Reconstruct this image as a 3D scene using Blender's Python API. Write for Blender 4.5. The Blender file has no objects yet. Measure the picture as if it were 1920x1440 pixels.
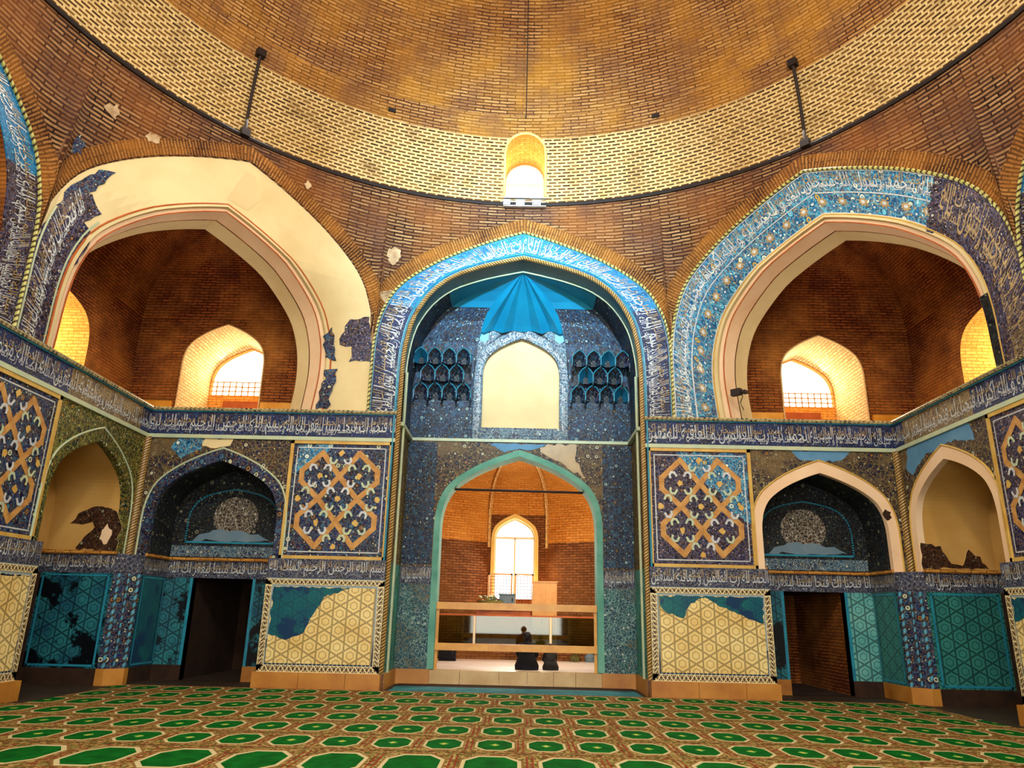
import bpy, bmesh, math, random
from mathutils import Vector, Matrix
from mathutils.geometry import tessellate_polygon, delaunay_2d_cdt
R = math.radians
PI = math.pi
COL = bpy.context.scene.collection
sc = bpy.context.scene
D = 15.42            # front wall plane
CY = D - 8           # hall centre
H = 1.4866

# ------------------------------------------------------------------ camera
def cam_axes():
    pi_, ya, ro = 0.3013, -0.0119, -0.0232
    cp, sp, cy, sy = math.cos(pi_), math.sin(pi_), math.cos(ya), math.sin(ya)
    fw = Vector((sy*cp, cy*cp, sp)); rt = Vector((cy, -sy, 0)); up = rt.cross(fw)
    r = rt*math.cos(ro) - up*math.sin(ro); u = up*math.cos(ro) + rt*math.sin(ro)
    return r, u, fw
r_, u_, f_ = cam_axes()
cd = bpy.data.cameras.new('camera'); cam = bpy.data.objects.new('camera', cd); COL.objects.link(cam)
cd.sensor_width = 36; cd.lens = 1383.2/1920*36; cd.clip_end = 200; cd.clip_start = .05
M = Matrix(((r_.x, u_.x, -f_.x, -0.0149), (r_.y, u_.y, -f_.y, 0), (r_.z, u_.z, -f_.z, H), (0, 0, 0, 1)))
cam.matrix_world = M
sc.camera = cam

# ------------------------------------------------------------------ materials
def srgb(h):
    h = h.lstrip('#'); c = [int(h[i:i+2], 16)/255 for i in (0, 2, 4)]
    return tuple((x/12.92 if x <= .04045 else ((x+.055)/1.055)**2.4) for x in c)+(1,)
class NT:
    def __init__(s, name):
        s.m = bpy.data.materials.new(name); s.m.use_nodes = True
        s.t = s.m.node_tree; s.t.nodes.clear()
        s.o = s.t.nodes.new('ShaderNodeOutputMaterial')
        uv = s.t.nodes.new('ShaderNodeUVMap'); uv.uv_map = 'UV'
        s.uv = uv.outputs[0]
        ge = s.t.nodes.new('ShaderNodeNewGeometry'); s.pos = ge.outputs['Position']
    def n(s, ty, **k):
        x = s.t.nodes.new(ty)
        for a, b in k.items(): setattr(x, a, b)
        return x
    def put(s, sock, v):
        if isinstance(v, bpy.types.NodeSocket): s.t.links.new(v, sock)
        elif isinstance(v, str): sock.default_value = srgb(v)
        else: sock.default_value = v
    def ma(s, op, a, b=0.0, c=None, clamp=False):
        x = s.n('ShaderNodeMath', operation=op, use_clamp=clamp)
        s.put(x.inputs[0], a); s.put(x.inputs[1], b)
        if c is not None: s.put(x.inputs[2], c)
        return x.outputs[0]
    def vs(s, v, sc_, off=(0, 0, 0), rot=0):
        x = s.n('ShaderNodeMapping'); s.put(x.inputs[0], v)
        x.inputs['Scale'].default_value = sc_ if hasattr(sc_, '__len__') else (sc_,)*3
        x.inputs['Location'].default_value = off; x.inputs['Rotation'].default_value = (0, 0, rot)
        return x.outputs[0]
    def xyz(s, v):
        x = s.n('ShaderNodeSeparateXYZ'); s.put(x.inputs[0], v); return x.outputs
    def noise(s, v, scale, detail=3, rough=.6, dist=0.0):
        x = s.n('ShaderNodeTexNoise'); s.put(x.inputs['Vector'], v)
        x.inputs['Scale'].default_value = scale; x.inputs['Detail'].default_value = detail
        x.inputs['Roughness'].default_value = rough; x.inputs['Distortion'].default_value = dist
        return x.outputs
    def vor(s, v, scale, feature='F1', rnd=1.0):
        x = s.n('ShaderNodeTexVoronoi', feature=feature); s.put(x.inputs['Vector'], v)
        x.inputs['Scale'].default_value = scale; x.inputs['Randomness'].default_value = rnd
        return x.outputs
    def ramp(s, f, stops, interp='LINEAR'):
        x = s.n('ShaderNodeValToRGB'); s.put(x.inputs[0], f); cr = x.color_ramp; cr.interpolation = interp
        while len(cr.elements) < len(stops): cr.elements.new(.5)
        for e, (p, c) in zip(cr.elements, stops):
            e.position = p; e.color = srgb(c) if isinstance(c, str) else (c, c, c, 1)
        return x.outputs[0]
    def mix(s, f, a, b):
        x = s.n('ShaderNodeMix', data_type='RGBA'); s.put(x.inputs[0], f); s.put(x.inputs[6], a); s.put(x.inputs[7], b)
        return x.outputs[2]
    def lt(s, a, b): return s.ma('LESS_THAN', a, b)
    def gt(s, a, b): return s.ma('GREATER_THAN', a, b)
    def out(s, col, rough=.7, bump=None, bs=.3, bd=.02, spec=.3, metal=0.0, **k):
        p = s.n('ShaderNodeBsdfPrincipled'); s.put(p.inputs['Base Color'], col)
        s.put(p.inputs['Roughness'], rough); p.inputs['Specular IOR Level'].default_value = spec
        p.inputs['Metallic'].default_value = metal
        if bump is not None:
            b = s.n('ShaderNodeBump'); b.inputs['Strength'].default_value = bs; b.inputs['Distance'].default_value = bd
            s.put(b.inputs['Height'], bump); s.t.links.new(b.outputs[0], p.inputs['Normal'])
        s.t.links.new(p.outputs[0], s.o.inputs[0]); return s.m

def m_brick(name, c1, c2, mortar, bw=.26, rh=.085, ms=.012, stain=None, stain_amt=.5, warp=.02, rough=.85, rot=0, dark=None):
    t = NT(name)
    nz = t.noise(t.uv, 3.0)[1]
    v = t.n('ShaderNodeVectorMath', operation='MULTIPLY_ADD'); t.put(v.inputs[0], nz); v.inputs[1].default_value = (warp*2, warp*2, 0)
    t.put(v.inputs[2], t.vs(t.uv, 1, rot=rot) if rot else t.uv)
    b = t.n('ShaderNodeTexBrick'); t.put(b.inputs['Vector'], v.outputs[0])
    b.inputs['Scale'].default_value = 1; b.inputs['Brick Width'].default_value = bw; b.inputs['Row Height'].default_value = rh
    b.inputs['Mortar Size'].default_value = ms; b.inputs['Mortar Smooth'].default_value = .2; b.inputs['Bias'].default_value = 0
    t.put(b.inputs['Color1'], c1); t.put(b.inputs['Color2'], c2); t.put(b.inputs['Mortar'], mortar)
    c = b.outputs[0]
    g = t.noise(t.uv, 14, 4, .7)[0]
    hs = t.n('ShaderNodeHueSaturation'); t.put(hs.inputs['Color'], c)
    t.put(hs.inputs['Value'], t.ma('MULTIPLY_ADD', g, 1.7, .15)); c = hs.outputs[0]
    if stain:
        f = t.ramp(t.noise(t.uv, .55, 5, .6)[0], [(.42, 0.0), (.62, 1.0)])
        c = t.mix(t.ma('MULTIPLY', f, stain_amt), c, stain)
    if dark:
        f = t.ramp(t.noise(t.vs(t.uv, 1, (7, 3, 0)), .9, 5, .65)[0], [(.45, 0.0), (.65, 1.0)])
        c = t.mix(t.ma('MULTIPLY', f, .6), c, dark)
    return t.out(c, rough, b.outputs[1], .6, -.015, spec=.15)

def m_drum():
    t = NT('pale_honeycomb_brick')
    b = t.n('ShaderNodeTexBrick'); t.put(b.inputs['Vector'], t.uv)
    b.inputs['Scale'].default_value = 1; b.inputs['Brick Width'].default_value = .22; b.inputs['Row Height'].default_value = .084
    b.inputs['Mortar Size'].default_value = .026; b.inputs['Mortar Smooth'].default_value = .3; b.inputs['Bias'].default_value = 0
    t.put(b.inputs['Color1'], '#3b2412'); t.put(b.inputs['Color2'], '#6e4a22')
    t.put(b.inputs['Mortar'], t.ramp(t.noise(t.uv, 1.3, 5)[0], [(.3, '#93784a'), (.5, '#c4a871'), (.7, '#b09258')]))
    g = t.noise(t.uv, 20, 3)[0]
    hs = t.n('ShaderNodeHueSaturation'); t.put(hs.inputs['Color'], b.outputs[0]); t.put(hs.inputs['Value'], t.ma('MULTIPLY_ADD', g, 1.2, .4))
    return t.out(hs.outputs[0], .85, b.outputs[1], .5, .02, spec=.1)

def m_mosaic(name, bg1, bg2, flower='#dfe6e0', gold='#b98a34', vine='#8fb4c0', sc_=1.0, patch=None, vine_amt=.8, dens=.22, rough=.5, tint=None):
    t = NT(name)
    nz = t.noise(t.uv, 4*sc_, 2)[1]
    v = t.n('ShaderNodeVectorMath', operation='MULTIPLY_ADD'); t.put(v.inputs[0], nz); v.inputs[1].default_value = (.12, .12, 0); t.put(v.inputs[2], t.uv)
    bg = t.ramp(t.noise(t.uv, 2.2*sc_, 3)[0], [(.38, bg1), (.62, bg2)])
    # vines: borders of warped cells
    e = t.vor(v.outputs[0], 8.5*sc_, 'DISTANCE_TO_EDGE')[0]
    e2 = t.vor(t.vs(v.outputs[0], 1, (3.1, 1.7, 0)), 15*sc_, 'DISTANCE_TO_EDGE')[0]
    c = t.mix(t.ma('MULTIPLY', t.lt(e2, .07), .55*vine_amt), bg, gold)
    c = t.mix(t.ma('MULTIPLY', t.lt(e, .055), vine_amt), c, vine)
    # leaves
    f = t.vor(t.vs(t.uv, 1, (9, 4, 0)), 19*sc_)
    lc = t.ramp(t.xyz(f[1])[0], [(0, vine), (.35, flower), (.6, gold), (.8, bg2)], 'CONSTANT')
    c = t.mix(t.lt(f[0], .26), c, lc)
    # flowers on a regular-ish lattice
    g = t.vor(t.uv, 4.6*sc_, rnd=.45)
    c = t.mix(t.lt(g[0], dens+.07), c, bg1)
    c = t.mix(t.lt(g[0], dens), c, t.ramp(t.xyz(g[1])[1], [(0, flower), (.5, gold), (.72, vine)], 'CONSTANT'))
    c = t.mix(t.lt(g[0], dens*.5), c, bg2)
    c = t.mix(t.lt(g[0], dens*.25), c, flower)
    if patch:
        pf = t.ramp(t.noise(t.vs(t.uv, 1, (5, 5, 0)), .9, 4)[0], [(.5, 0.0), (.58, 1.0)])
        c = t.mix(t.ma('MULTIPLY', pf, .75), c, t.mix(t.lt(e, .1), patch, '#6b5a3c'))
    if tint:
        c = t.mix(.35, c, tint)
    w = t.ramp(t.noise(t.uv, 11, 4, .7)[0], [(.3, .62), (.7, 1.25)])
    mm = t.n('ShaderNodeMix', data_type='RGBA', blend_type='MULTIPLY'); mm.inputs[0].default_value = 1
    t.put(mm.inputs[6], c); t.put(mm.inputs[7], w)
    return t.out(mm.outputs[2], rough, t.noise(t.uv, 30)[0], .15, .01, spec=.22)

def m_plain(name, c1, c2=None, scale=2.0, rough=.7, spec=.3, metal=0.0, bs=.1):
    t = NT(name)
    f = t.ramp(t.noise(t.pos, scale, 4)[0], [(.35, c1), (.7, c2 or c1)])
    return t.out(f, rough, t.noise(t.pos, scale*12)[0], bs, .01, spec=spec, metal=metal)

def m_hex(name, base1, base2, line, p=.27, w=.035, w2=.03, rough=.35, worn=None, lam=1.0):
    t = NT(name)
    X, Y, _ = t.xyz(t.uv)
    ds, ls = [], []
    for k in range(3):
        a = R(60*k)
        v = t.ma('ADD', t.ma('MULTIPLY', X, math.cos(a)/p), t.ma('MULTIPLY', Y, math.sin(a)/p))
        fr = t.ma('ABSOLUTE', t.ma('SUBTRACT', t.ma('FRACT', v), .5))     # 0 at line, .5 at centre
        ls.append(fr); ds.append(t.ma('SUBTRACT', .5, fr))
    mn = t.ma('MINIMUM', t.ma('MINIMUM', ls[0], ls[1]), ls[2])
    h = t.ma('MAXIMUM', t.ma('MAXIMUM', ds[0], ds[1]), ds[2])
    L = t.ma('MAXIMUM', t.lt(t.ma('ABSOLUTE', t.ma('SUBTRACT', mn, .03)), w*.6), t.lt(t.ma('ABSOLUTE', t.ma('SUBTRACT', h, .24)), w2*.6))
    base = t.ramp(t.noise(t.uv, 1.6, 4)[0], [(.35, base1), (.65, base2)])
    if worn:
        pf = t.ramp(t.noise(t.vs(t.uv, 1, (2, 8, 0)), 1.5, 5, .65)[0], [(.52, 0.0), (.56, 1.0)])
        base = t.mix(pf, base, worn); L = t.ma('MULTIPLY', L, t.ma('SUBTRACT', 1.0, t.ma('MULTIPLY', pf, .8)))
    c = t.mix(t.ma('MULTIPLY', L, lam), base, line)
    return t.out(c, rough, L, .2, -.005, spec=.4)

def m_zig(name, bg, line, pitch=.16):
    t = NT(name)
    X, Y, _ = t.xyz(t.uv)       # Y 0..1 across
    z = t.ma('ABSOLUTE', t.ma('SUBTRACT', t.ma('MULTIPLY', t.ma('FRACT', t.ma('DIVIDE', X, pitch)), 2.0), 1.0))
    d = t.lt(t.ma('ABSOLUTE', t.ma('SUBTRACT', z, Y)), .16)
    d2 = t.lt(t.ma('ABSOLUTE', t.ma('SUBTRACT', t.ma('SUBTRACT', 1.0, z), Y)), .13)
    e = t.ma('MAXIMUM', t.lt(Y, .1), t.gt(Y, .9))
    L = t.ma('MAXIMUM', t.ma('MAXIMUM', d, t.ma('MULTIPLY', d2, .6)), e)
    b = t.ramp(t.noise(t.uv, 9, 3)[0], [(.4, bg[0]), (.6, bg[1])])
    return t.out(t.mix(L, b, line), .4, spec=.4)

def m_rope(name, c1, c2, pitch=.09):
    t = NT(name)
    X, Y, _ = t.xyz(t.uv)
    z = t.ma('FRACT', t.ma('DIVIDE', t.ma('ADD', X, t.ma('MULTIPLY', Y, .6)), pitch))
    f = t.ramp(t.ma('ABSOLUTE', t.ma('SUBTRACT', z, .5)), [(.1, 1.0), (.3, 0.0)])
    nn = t.noise(t.uv, 5)[0]
    return t.out(t.mix(f, t.ramp(nn, [(.4, c1), (.65, c2)]), '#3a2412' if c1 != '#2a2a2a' else c2), .4, z, .4, .02)

def m_carpet(name, cw, ch, fx, fy, motif=True):
    t = NT(name)
    X, Y, _ = t.xyz(t.uv)
    wob = t.noise(t.uv, 14, 2)[0]
    x = t.ma('ABSOLUTE', t.ma('MULTIPLY', t.ma('SUBTRACT', t.ma('FRACT', t.ma('DIVIDE', X, cw)), .5), cw))
    y = t.ma('ABSOLUTE', t.ma('MULTIPLY', t.ma('SUBTRACT', Y, .5), ch))
    nx = t.ma('DIVIDE', x, fx); ny = t.ma('DIVIDE', y, fy)
    o = t.ma('MAXIMUM', t.ma('MAXIMUM', nx, ny), t.ma('DIVIDE', t.ma('ADD', nx, ny), 1.5))
    speck = t.vor(t.uv, 30)
    ground = t.ramp(t.xyz(speck[1])[0], [(0, '#6a5226'), (.28, '#8e783e'), (.52, '#64301a'), (.64, '#a08c54'), (.84, '#4a521f')], 'CONSTANT')
    # paired stripes between medallions
    st = t.ma('MULTIPLY', t.lt(t.ma('ABSOLUTE', t.ma('SUBTRACT', x, cw*.5-.03)), .012), t.lt(y, fy*1.15))
    c = t.mix(t.ma('MULTIPLY', st, .8), ground, '#7a2318')
    edge = t.lt(t.ma('ABSOLUTE', t.ma('SUBTRACT', y, ch*.44)), .014)
    c = t.mix(t.ma('MULTIPLY', edge, .7), c, '#8a3a22')
    c = t.mix(t.lt(o, 1.22), c, '#7d5a30')
    c = t.mix(t.lt(o, 1.15), c, '#b8a878')
    gr = t.ramp(t.noise(t.uv, 6, 3)[0], [(.35, '#02440f'), (.65, '#075c18')])
    c = t.mix(t.lt(o, 1.0), c, gr)
    if motif:
        d = t.ma('ADD', t.ma('DIVIDE', x, fx*.42), t.ma('DIVIDE', y, fy*.36))
        c = t.mix(t.lt(t.ma('ADD', d, t.ma('MULTIPLY', wob, .5)), 1.0), c, '#5c9a3c')
        c = t.mix(t.lt(d, .38), c, '#c9a24c')
    c = t.mix(t.gt(y, ch*.492), c, '#2c2412')
    return t.out(c, .95, t.noise(t.uv, 120)[0], .3, .01, spec=.05)

MT = {}
MT['brick_dark'] = m_brick('brown_brick', '#a07a50', '#704a2c', '#2a170c', .44, .074, .019, stain='#8a5020', stain_amt=.5, dark='#4c3028')
MT['brick_dome'] = m_brick('orange_brick', '#b08450', '#8a5c30', '#4a2a14', .38, .074, .016, stain='#b07822', stain_amt=.55, dark='#6a4630')
MT['brick_gal'] = m_brick('russet_brick', '#9a5420', '#7a3c12', '#3a1608', .26, .07, .014, stain='#b87830', stain_amt=.5, dark='#3e1810')
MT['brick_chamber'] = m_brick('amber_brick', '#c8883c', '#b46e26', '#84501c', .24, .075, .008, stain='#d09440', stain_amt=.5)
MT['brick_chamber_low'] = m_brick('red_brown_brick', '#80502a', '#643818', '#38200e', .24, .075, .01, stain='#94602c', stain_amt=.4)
MT['brick_vous'] = m_brick('voussoir_brick', '#946838', '#704420', '#321c0e', .4, .06, .016, stain='#bf7a2c', stain_amt=.4)
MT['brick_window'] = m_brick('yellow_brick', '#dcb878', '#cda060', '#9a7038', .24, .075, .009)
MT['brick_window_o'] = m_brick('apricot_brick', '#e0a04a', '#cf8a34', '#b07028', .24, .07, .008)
MT['brick_gold'] = m_brick('golden_trim_brick', '#c08a3c', '#a46a26', '#5c3412', .3, .06, .008, rough=.6)
MT['drum'] = m_drum()
MT['cream'] = m_plain('cream_plaster', '#d8c490', '#c6ae7a', .7, .8)
MT['cream_pink'] = m_plain('pinkish_cream_plaster', '#e8c8a0', '#dcb488', .9, .75)
MT['cream2'] = m_plain('newer_cream_plaster', '#cdb684', '#c2aa78', .8, .8)
MT['fleck'] = m_plain('dusty_plaster', '#c0a47c', '#8a6a48', 5, .9)
MT['ochre'] = m_plain('ochre_plaster', '#c49a54', '#b4853a', .8, .8)
MT['blue_plaster'] = m_plain('blue_plaster', '#5b8aa8', '#4a7898', 2, .7)
MT['slate_plaster'] = m_plain('slate_plaster', '#5d7684', '#6f7f86', 3, .6)
MT['mos_cobalt'] = m_mosaic('cobalt_mosaic', '#060b22', '#0e2250', vine='#3f6478', gold='#8a6228', flower='#b8b890', vine_amt=.6)
MT['mos_navy'] = m_mosaic('navy_mosaic', '#05081c', '#101a40', vine='#5c5a70', gold='#8a6238', flower='#b4aca0', sc_=1.15, dens=.15, vine_amt=.65)
MT['mos_turq'] = m_mosaic('turquoise_mosaic', '#07456e', '#126c98', vine='#5fb0c4', gold='#b8963c', flower='#d0dcc0', vine_amt=.6)
MT['mos_mixed'] = m_mosaic('brown_blue_mosaic', '#0c1c34', '#2a2a28', vine='#7c6c40', gold='#8c5c22', flower='#c0b890', patch='#6e5834', dens=.19, vine_amt=.65)
MT['mos_iwan'] = m_mosaic('deep_blue_mosaic', '#030c20', '#082242', vine='#2c5a74', gold='#6a5428', flower='#88a4a0', dens=.17, vine_amt=.6)
MT['mos_green'] = m_mosaic('green_gold_mosaic', '#0c2420', '#2c3a18', vine='#848038', gold='#a07828', flower='#c0c090', dens=.17, vine_amt=.7)
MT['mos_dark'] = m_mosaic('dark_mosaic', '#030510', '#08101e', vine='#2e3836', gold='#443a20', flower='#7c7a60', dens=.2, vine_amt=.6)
MT['mos_pale'] = m_mosaic('pale_mosaic', '#16284a', '#2a5a74', vine='#8c9c98', gold='#8a7c54', flower='#ccd0b8', sc_=1.5, dens=.2, vine_amt=.7)
MT['mos_medal'] = m_mosaic('medallion_mosaic', '#14141e', '#2a2824', vine='#a8a08c', gold='#8c6c44', flower='#ccc4ac', sc_=1.7, dens=.2, vine_amt=.8)
MT['mos_brown'] = m_mosaic('charred_mosaic', '#1a0c08', '#2c180e', vine='#4c3a2c', gold='#7a4a24', flower='#8a8468', dens=.17, vine_amt=.6)
MT['mos_band'] = m_mosaic('band_mosaic', '#0c1230', '#20304e', vine='#7a7c84', gold='#7a6a4c', flower='#b4b0a0', sc_=1.6, dens=.14, vine_amt=.6)
MT['mos_greysilver'] = m_mosaic('weathered_pale_mosaic', '#0c2c48', '#16545c', vine='#7ea094', gold='#5c6c5c', flower='#b8c4b0', sc_=1.6, patch='#14505e', dens=.2)
MT['frieze'] = m_mosaic('frieze_ground', '#080c2c', '#122250', vine='#28507c', gold='#6a5434', flower='#8c8a88', sc_=1.4, vine_amt=.45, dens=.08)
MT['frieze_worn'] = m_mosaic('worn_frieze_ground', '#382e34', '#6e5a3c', vine='#94804c', gold='#846a38', flower='#a89a74', sc_=1.4, vine_amt=.6, dens=.1)
MT['frieze_turq'] = m_mosaic('turquoise_band_ground', '#064678', '#0c64a0', vine='#2c9cb8', gold='#2c8090', flower='#90c0c0', sc_=1.4, vine_amt=.5, dens=.08)
MT['letter'] = m_plain('white_glaze', '#c4c8c0', '#a8aab0', 3, .35, .5)
MT['letter_gold'] = m_plain('gold_glaze', '#a88c58', '#8c7444', 3, .4, .5)
MT['gold'] = m_plain('gold_glaze_line', '#c9a552', '#b58836', 3, .45, .4)
MT['lattice'] = m_plain('ochre_terracotta', '#c0904e', '#a06c30', 7, .6)
MT['pale_line'] = m_plain('pale_green_glaze', '#b8bf94', '#a0b098', 3, .4)
MT['teal_line'] = m_plain('teal_glaze', '#2a8a9c', '#1d6c86', 3, .3, .5)
MT['hex_cream'] = m_hex('cream_star_tiles', '#e6cf8a', '#d6b468', '#4c3a20', lam=.85)
MT['hex_turq'] = m_hex('turquoise_star_tiles', '#2a7478', '#1a4c60', '#061018', worn='#04080e')
MT['hex_turq2'] = m_hex('pale_turquoise_star_tiles', '#6fb0a4', '#4a9490', '#122830')
MT['hex_green'] = m_hex('sea_green_star_tiles', '#357d70', '#2b6c66', '#0c2420')
MT['teal_tile'] = m_hex('teal_worn_tiles', '#0a4a5c', '#10625e', '#062a40', worn='#0a3050', lam=.6)
MT['zig'] = m_zig('zigzag_border', ('#3c2418', '#5a4630'), '#d8c690')
MT['zig_blue'] = m_zig('blue_zigzag_border', ('#101a38', '#1c3048'), '#8a9a9c')
MT['rope'] = m_rope('gold_rope', '#b89858', '#a07838', .06)
MT['rope_green'] = m_rope('green_gold_rope', '#c4bc70', '#a8a858', .1)
MT['rope_dark'] = m_rope('dark_rope', '#2a2a2a', '#b0a070', .1)
MT['rope_blue'] = m_rope('blue_rope', '#3c86a0', '#5aa0b4', .14)
MT['plinth'] = m_plain('golden_limestone', '#bc8030', '#96581a', 1.5, .45, .5)
MT['plinth_pale'] = m_plain('pale_limestone', '#c8a872', '#b08c54', 1.6, .4, .5)
MT['marble'] = m_plain('white_marble', '#f2e6da', '#e6d0bc', 1.2, .3, .5)
MT['stonefloor'] = m_plain('grey_stone', '#3c2e1e', '#2a2014', 2, .6)
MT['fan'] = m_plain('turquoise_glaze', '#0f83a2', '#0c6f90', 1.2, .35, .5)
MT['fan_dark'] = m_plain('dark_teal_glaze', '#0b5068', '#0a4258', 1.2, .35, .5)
MT['reveal'] = m_mosaic('green_glazed_wall', '#20604c', '#2f8a84', vine='#5a9a78', gold='#80803c', sc_=1.2, vine_amt=.35, dens=.06)
MT['reveal_gold'] = m_mosaic('gold_brown_glazed_wall', '#3c3414', '#5a4818', vine='#6e6424', gold='#a87a2c', sc_=1.0, vine_amt=.4, dens=.06)
MT['teal_wall'] = m_plain('teal_jamb', '#72a892', '#4a8674', 1.5, .75, .15)
MT['wood'] = m_plain('varnished_pine', '#dc9c34', '#c4801c', 3, .35, .5)
MT['wood_red'] = m_plain('red_brown_wood', '#b8602a', '#9a4818', 3, .5)
MT['iron'] = m_plain('dark_iron', '#241812', '#1a100c', 4, .6)
MT['black'] = m_plain('black_cloth', '#0b0a0d', '#141218', 6, .9)
MT['skin'] = m_plain('skin', '#c08a6a', '#b07a5a', 6, .6)
MT['hair'] = m_plain('black_hair', '#0c0806', '#140e0a', 20, .6)
MT['white_frame'] = m_plain('white_frame_paint', '#e8dcc0', '#e0d0b0', 3, .5)
MT['yellow_frame'] = m_plain('yellow_plaster', '#e8c870', '#dcb858', 3, .6)
MT['carpet'] = m_carpet('green_medallion_carpet', .6, 1.05, .2, .33)
MT['carpet_big'] = m_carpet('plain_green_medallion_carpet', .8, 1.4, .27, .46, False)
MT['runner'] = m_plain('teal_runner', '#2f7d80', '#1d5560', 3, .9)
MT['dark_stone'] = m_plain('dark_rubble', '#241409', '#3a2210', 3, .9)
MT['ghost'] = m_plain('unused_back_plaster', '#a8845a', '#94704a', 1, .9)
def m_glass(name, tint='#eef6f2', g=.08):
    t = NT(name); a = t.n('ShaderNodeBsdfTransparent'); t.put(a.inputs[0], tint)
    b = t.n('ShaderNodeBsdfGlossy'); b.inputs['Roughness'].default_value = .03
    x = t.n('ShaderNodeMixShader'); x.inputs[0].default_value = g
    t.t.links.new(a.outputs[0], x.inputs[1]); t.t.links.new(b.outputs[0], x.inputs[2]); t.t.links.new(x.outputs[0], t.o.inputs[0])
    return t.m
MT['glass'] = m_glass('window_glass')
MT['glass_green'] = m_glass('barrier_glass', '#b8c4a4', .05)

# ------------------------------------------------------------------ mesh helpers
class MB:
    def __init__(s): s.v = []; s.f = []; s.uv = []; s.mi = []; s.mats = []
    def mat(s, m):
        if m not in s.mats: s.mats.append(m)
        return s.mats.index(m)
    def face(s, pts, uvs, m):
        b = len(s.v); s.v.extend(pts); s.f.append(tuple(range(b, b+len(pts)))); s.uv.append(uvs); s.mi.append(s.mat(m))
    def tri_idx(s, verts, faces, uvs, m):
        b = len(s.v); s.v.extend(verts); k = s.mat(m)
        for f in faces: s.f.append(tuple(b+i for i in f)); s.uv.append([uvs[i] for i in f]); s.mi.append(k)
    def box(s, x0, x1, y0, y1, z0, z1, m, xf=None):
        P = [Vector((x, y, z)) for z in (z0, z1) for y in (y0, y1) for x in (x0, x1)]
        if xf: P = [xf(p) for p in P]
        for q, ax in (((0, 1, 3, 2), 'z'), ((4, 6, 7, 5), 'z'), ((0, 4, 5, 1), 'y'), ((2, 3, 7, 6), 'y'), ((0, 2, 6, 4), 'x'), ((1, 5, 7, 3), 'x')):
            base = [(x0, x1)[i & 1] for i in q], [(y0, y1)[(i >> 1) & 1] for i in q], [(z0, z1)[i >> 2] for i in q]
            uv = {'z': list(zip(base[0], base[1])), 'y': list(zip(base[0], base[2])), 'x': list(zip(base[1], base[2]))}[ax]
            s.face([P[i] for i in q], uv, m)
    def build(s, name, parent=None, smooth=False, merge=True):
        me = bpy.data.meshes.new(name); me.from_pydata([tuple(p) for p in s.v], [], s.f)
        ul = me.uv_layers.new(name='UV'); flat = []
        for u in s.uv:
            for a in u: flat.extend((a[0], a[1]))
        ul.data.foreach_set('uv', flat)
        for m in s.mats: me.materials.append(MT[m])
        me.polygons.foreach_set('material_index', s.mi)
        if smooth: me.polygons.foreach_set('use_smooth', [True]*len(me.polygons))
        me.update()
        if merge:
            bm = bmesh.new(); bm.from_mesh(me); bmesh.ops.remove_doubles(bm, verts=bm.verts, dist=1e-5)
            bmesh.ops.recalc_face_normals(bm, faces=bm.faces) if False else None
            bm.to_mesh(me); bm.free()
        o = bpy.data.objects.new(name, me); COL.objects.link(o)
        if parent: o.parent = parent; o.matrix_parent_inverse = Matrix.Translation(-parent.location)
        return o
def thing(name, label, cat, loc=(0, 0, 0), group=None):
    o = bpy.data.objects.new(name, None); COL.objects.link(o); o.empty_display_size = .2
    o.location = loc; return tag(o, label, cat, group)
def tag(o, label, cat, group=None):
    o['label'] = label; o['category'] = cat
    if group: o['group'] = group
    return o
def struct(o, label=None, cat=None):
    o['kind'] = 'structure'
    if label: o['label'] = label
    if cat: o['category'] = cat
    return o

class FR:
    """wall frame of the square/octagonal hall, turned by a degrees about its centre; d>0 towards the hall"""
    def __init__(s, a, depth=0.0):
        a = R(a); s.n = Vector((math.sin(a), -math.cos(a), 0)); s.u = Vector((math.cos(a), math.sin(a), 0))
        s.o = Vector((0, CY, 0)) - s.n*(8+depth)
    def p(s, x, z, d=0.0): return s.o + s.u*x + Vector((0, 0, z)) + s.n*d
class SQ(FR):
    """corner arch: upright on the octagon side at the top, its feet swung back onto the two walls of the square"""
    def p(s, x, z, d=0.0):
        w = max(0.0, min(1.0, (8.4-z)/(8.4-5.56)))**1.2
        return FR.p(s, x, z, d-max(0.0, 3.314-abs(x))*w)
FRONT, LEFT, RIGHT, DL, DR = FR(0), FR(90), FR(-90), SQ(45), SQ(-45)
def area(L): return sum(L[i][0]*L[(i+1) % len(L)][1]-L[(i+1) % len(L)][0]*L[i][1] for i in range(len(L)))/2
def slab(mb, fr, loops, d1, d0, m, side=None, uvo=(0, 0), back=False):
    """flat panel with holes: front at d1, back edge at d0"""
    loops = [list(l) for l in loops]
    for i, l in enumerate(loops):
        if (area(l) < 0) == (i == 0): l.reverse()
    allp = [p for l in loops for p in l]
    tr = tessellate_polygon([[Vector((p[0], p[1], 0)) for p in l] for l in loops])
    def orient(t):
        a, b, c = (allp[i] for i in t)
        return t if (b[0]-a[0])*(c[1]-a[1])-(b[1]-a[1])*(c[0]-a[0]) > 0 else (t[0], t[2], t[1])
    tr = [orient(t) for t in tr]
    mb.tri_idx([fr.p(x, z, d1) for x, z in allp], tr, [(x+uvo[0], z+uvo[1]) for x, z in allp], m)
    if back: mb.tri_idx([fr.p(x, z, d0) for x, z in allp], [t[::-1] for t in tr], allp, side or m)
    if d0 != d1:
        for l in loops:
            L = 0
            for i in range(len(l)):
                a, b = l[i], l[(i+1) % len(l)]; n = math.hypot(b[0]-a[0], b[1]-a[1])
                mb.face([fr.p(*a, d1), fr.p(*a, d0), fr.p(*b, d0), fr.p(*b, d1)], [(L, 0), (L, d1-d0), (L+n, d1-d0), (L+n, 0)], side or m)
                L += n
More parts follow.
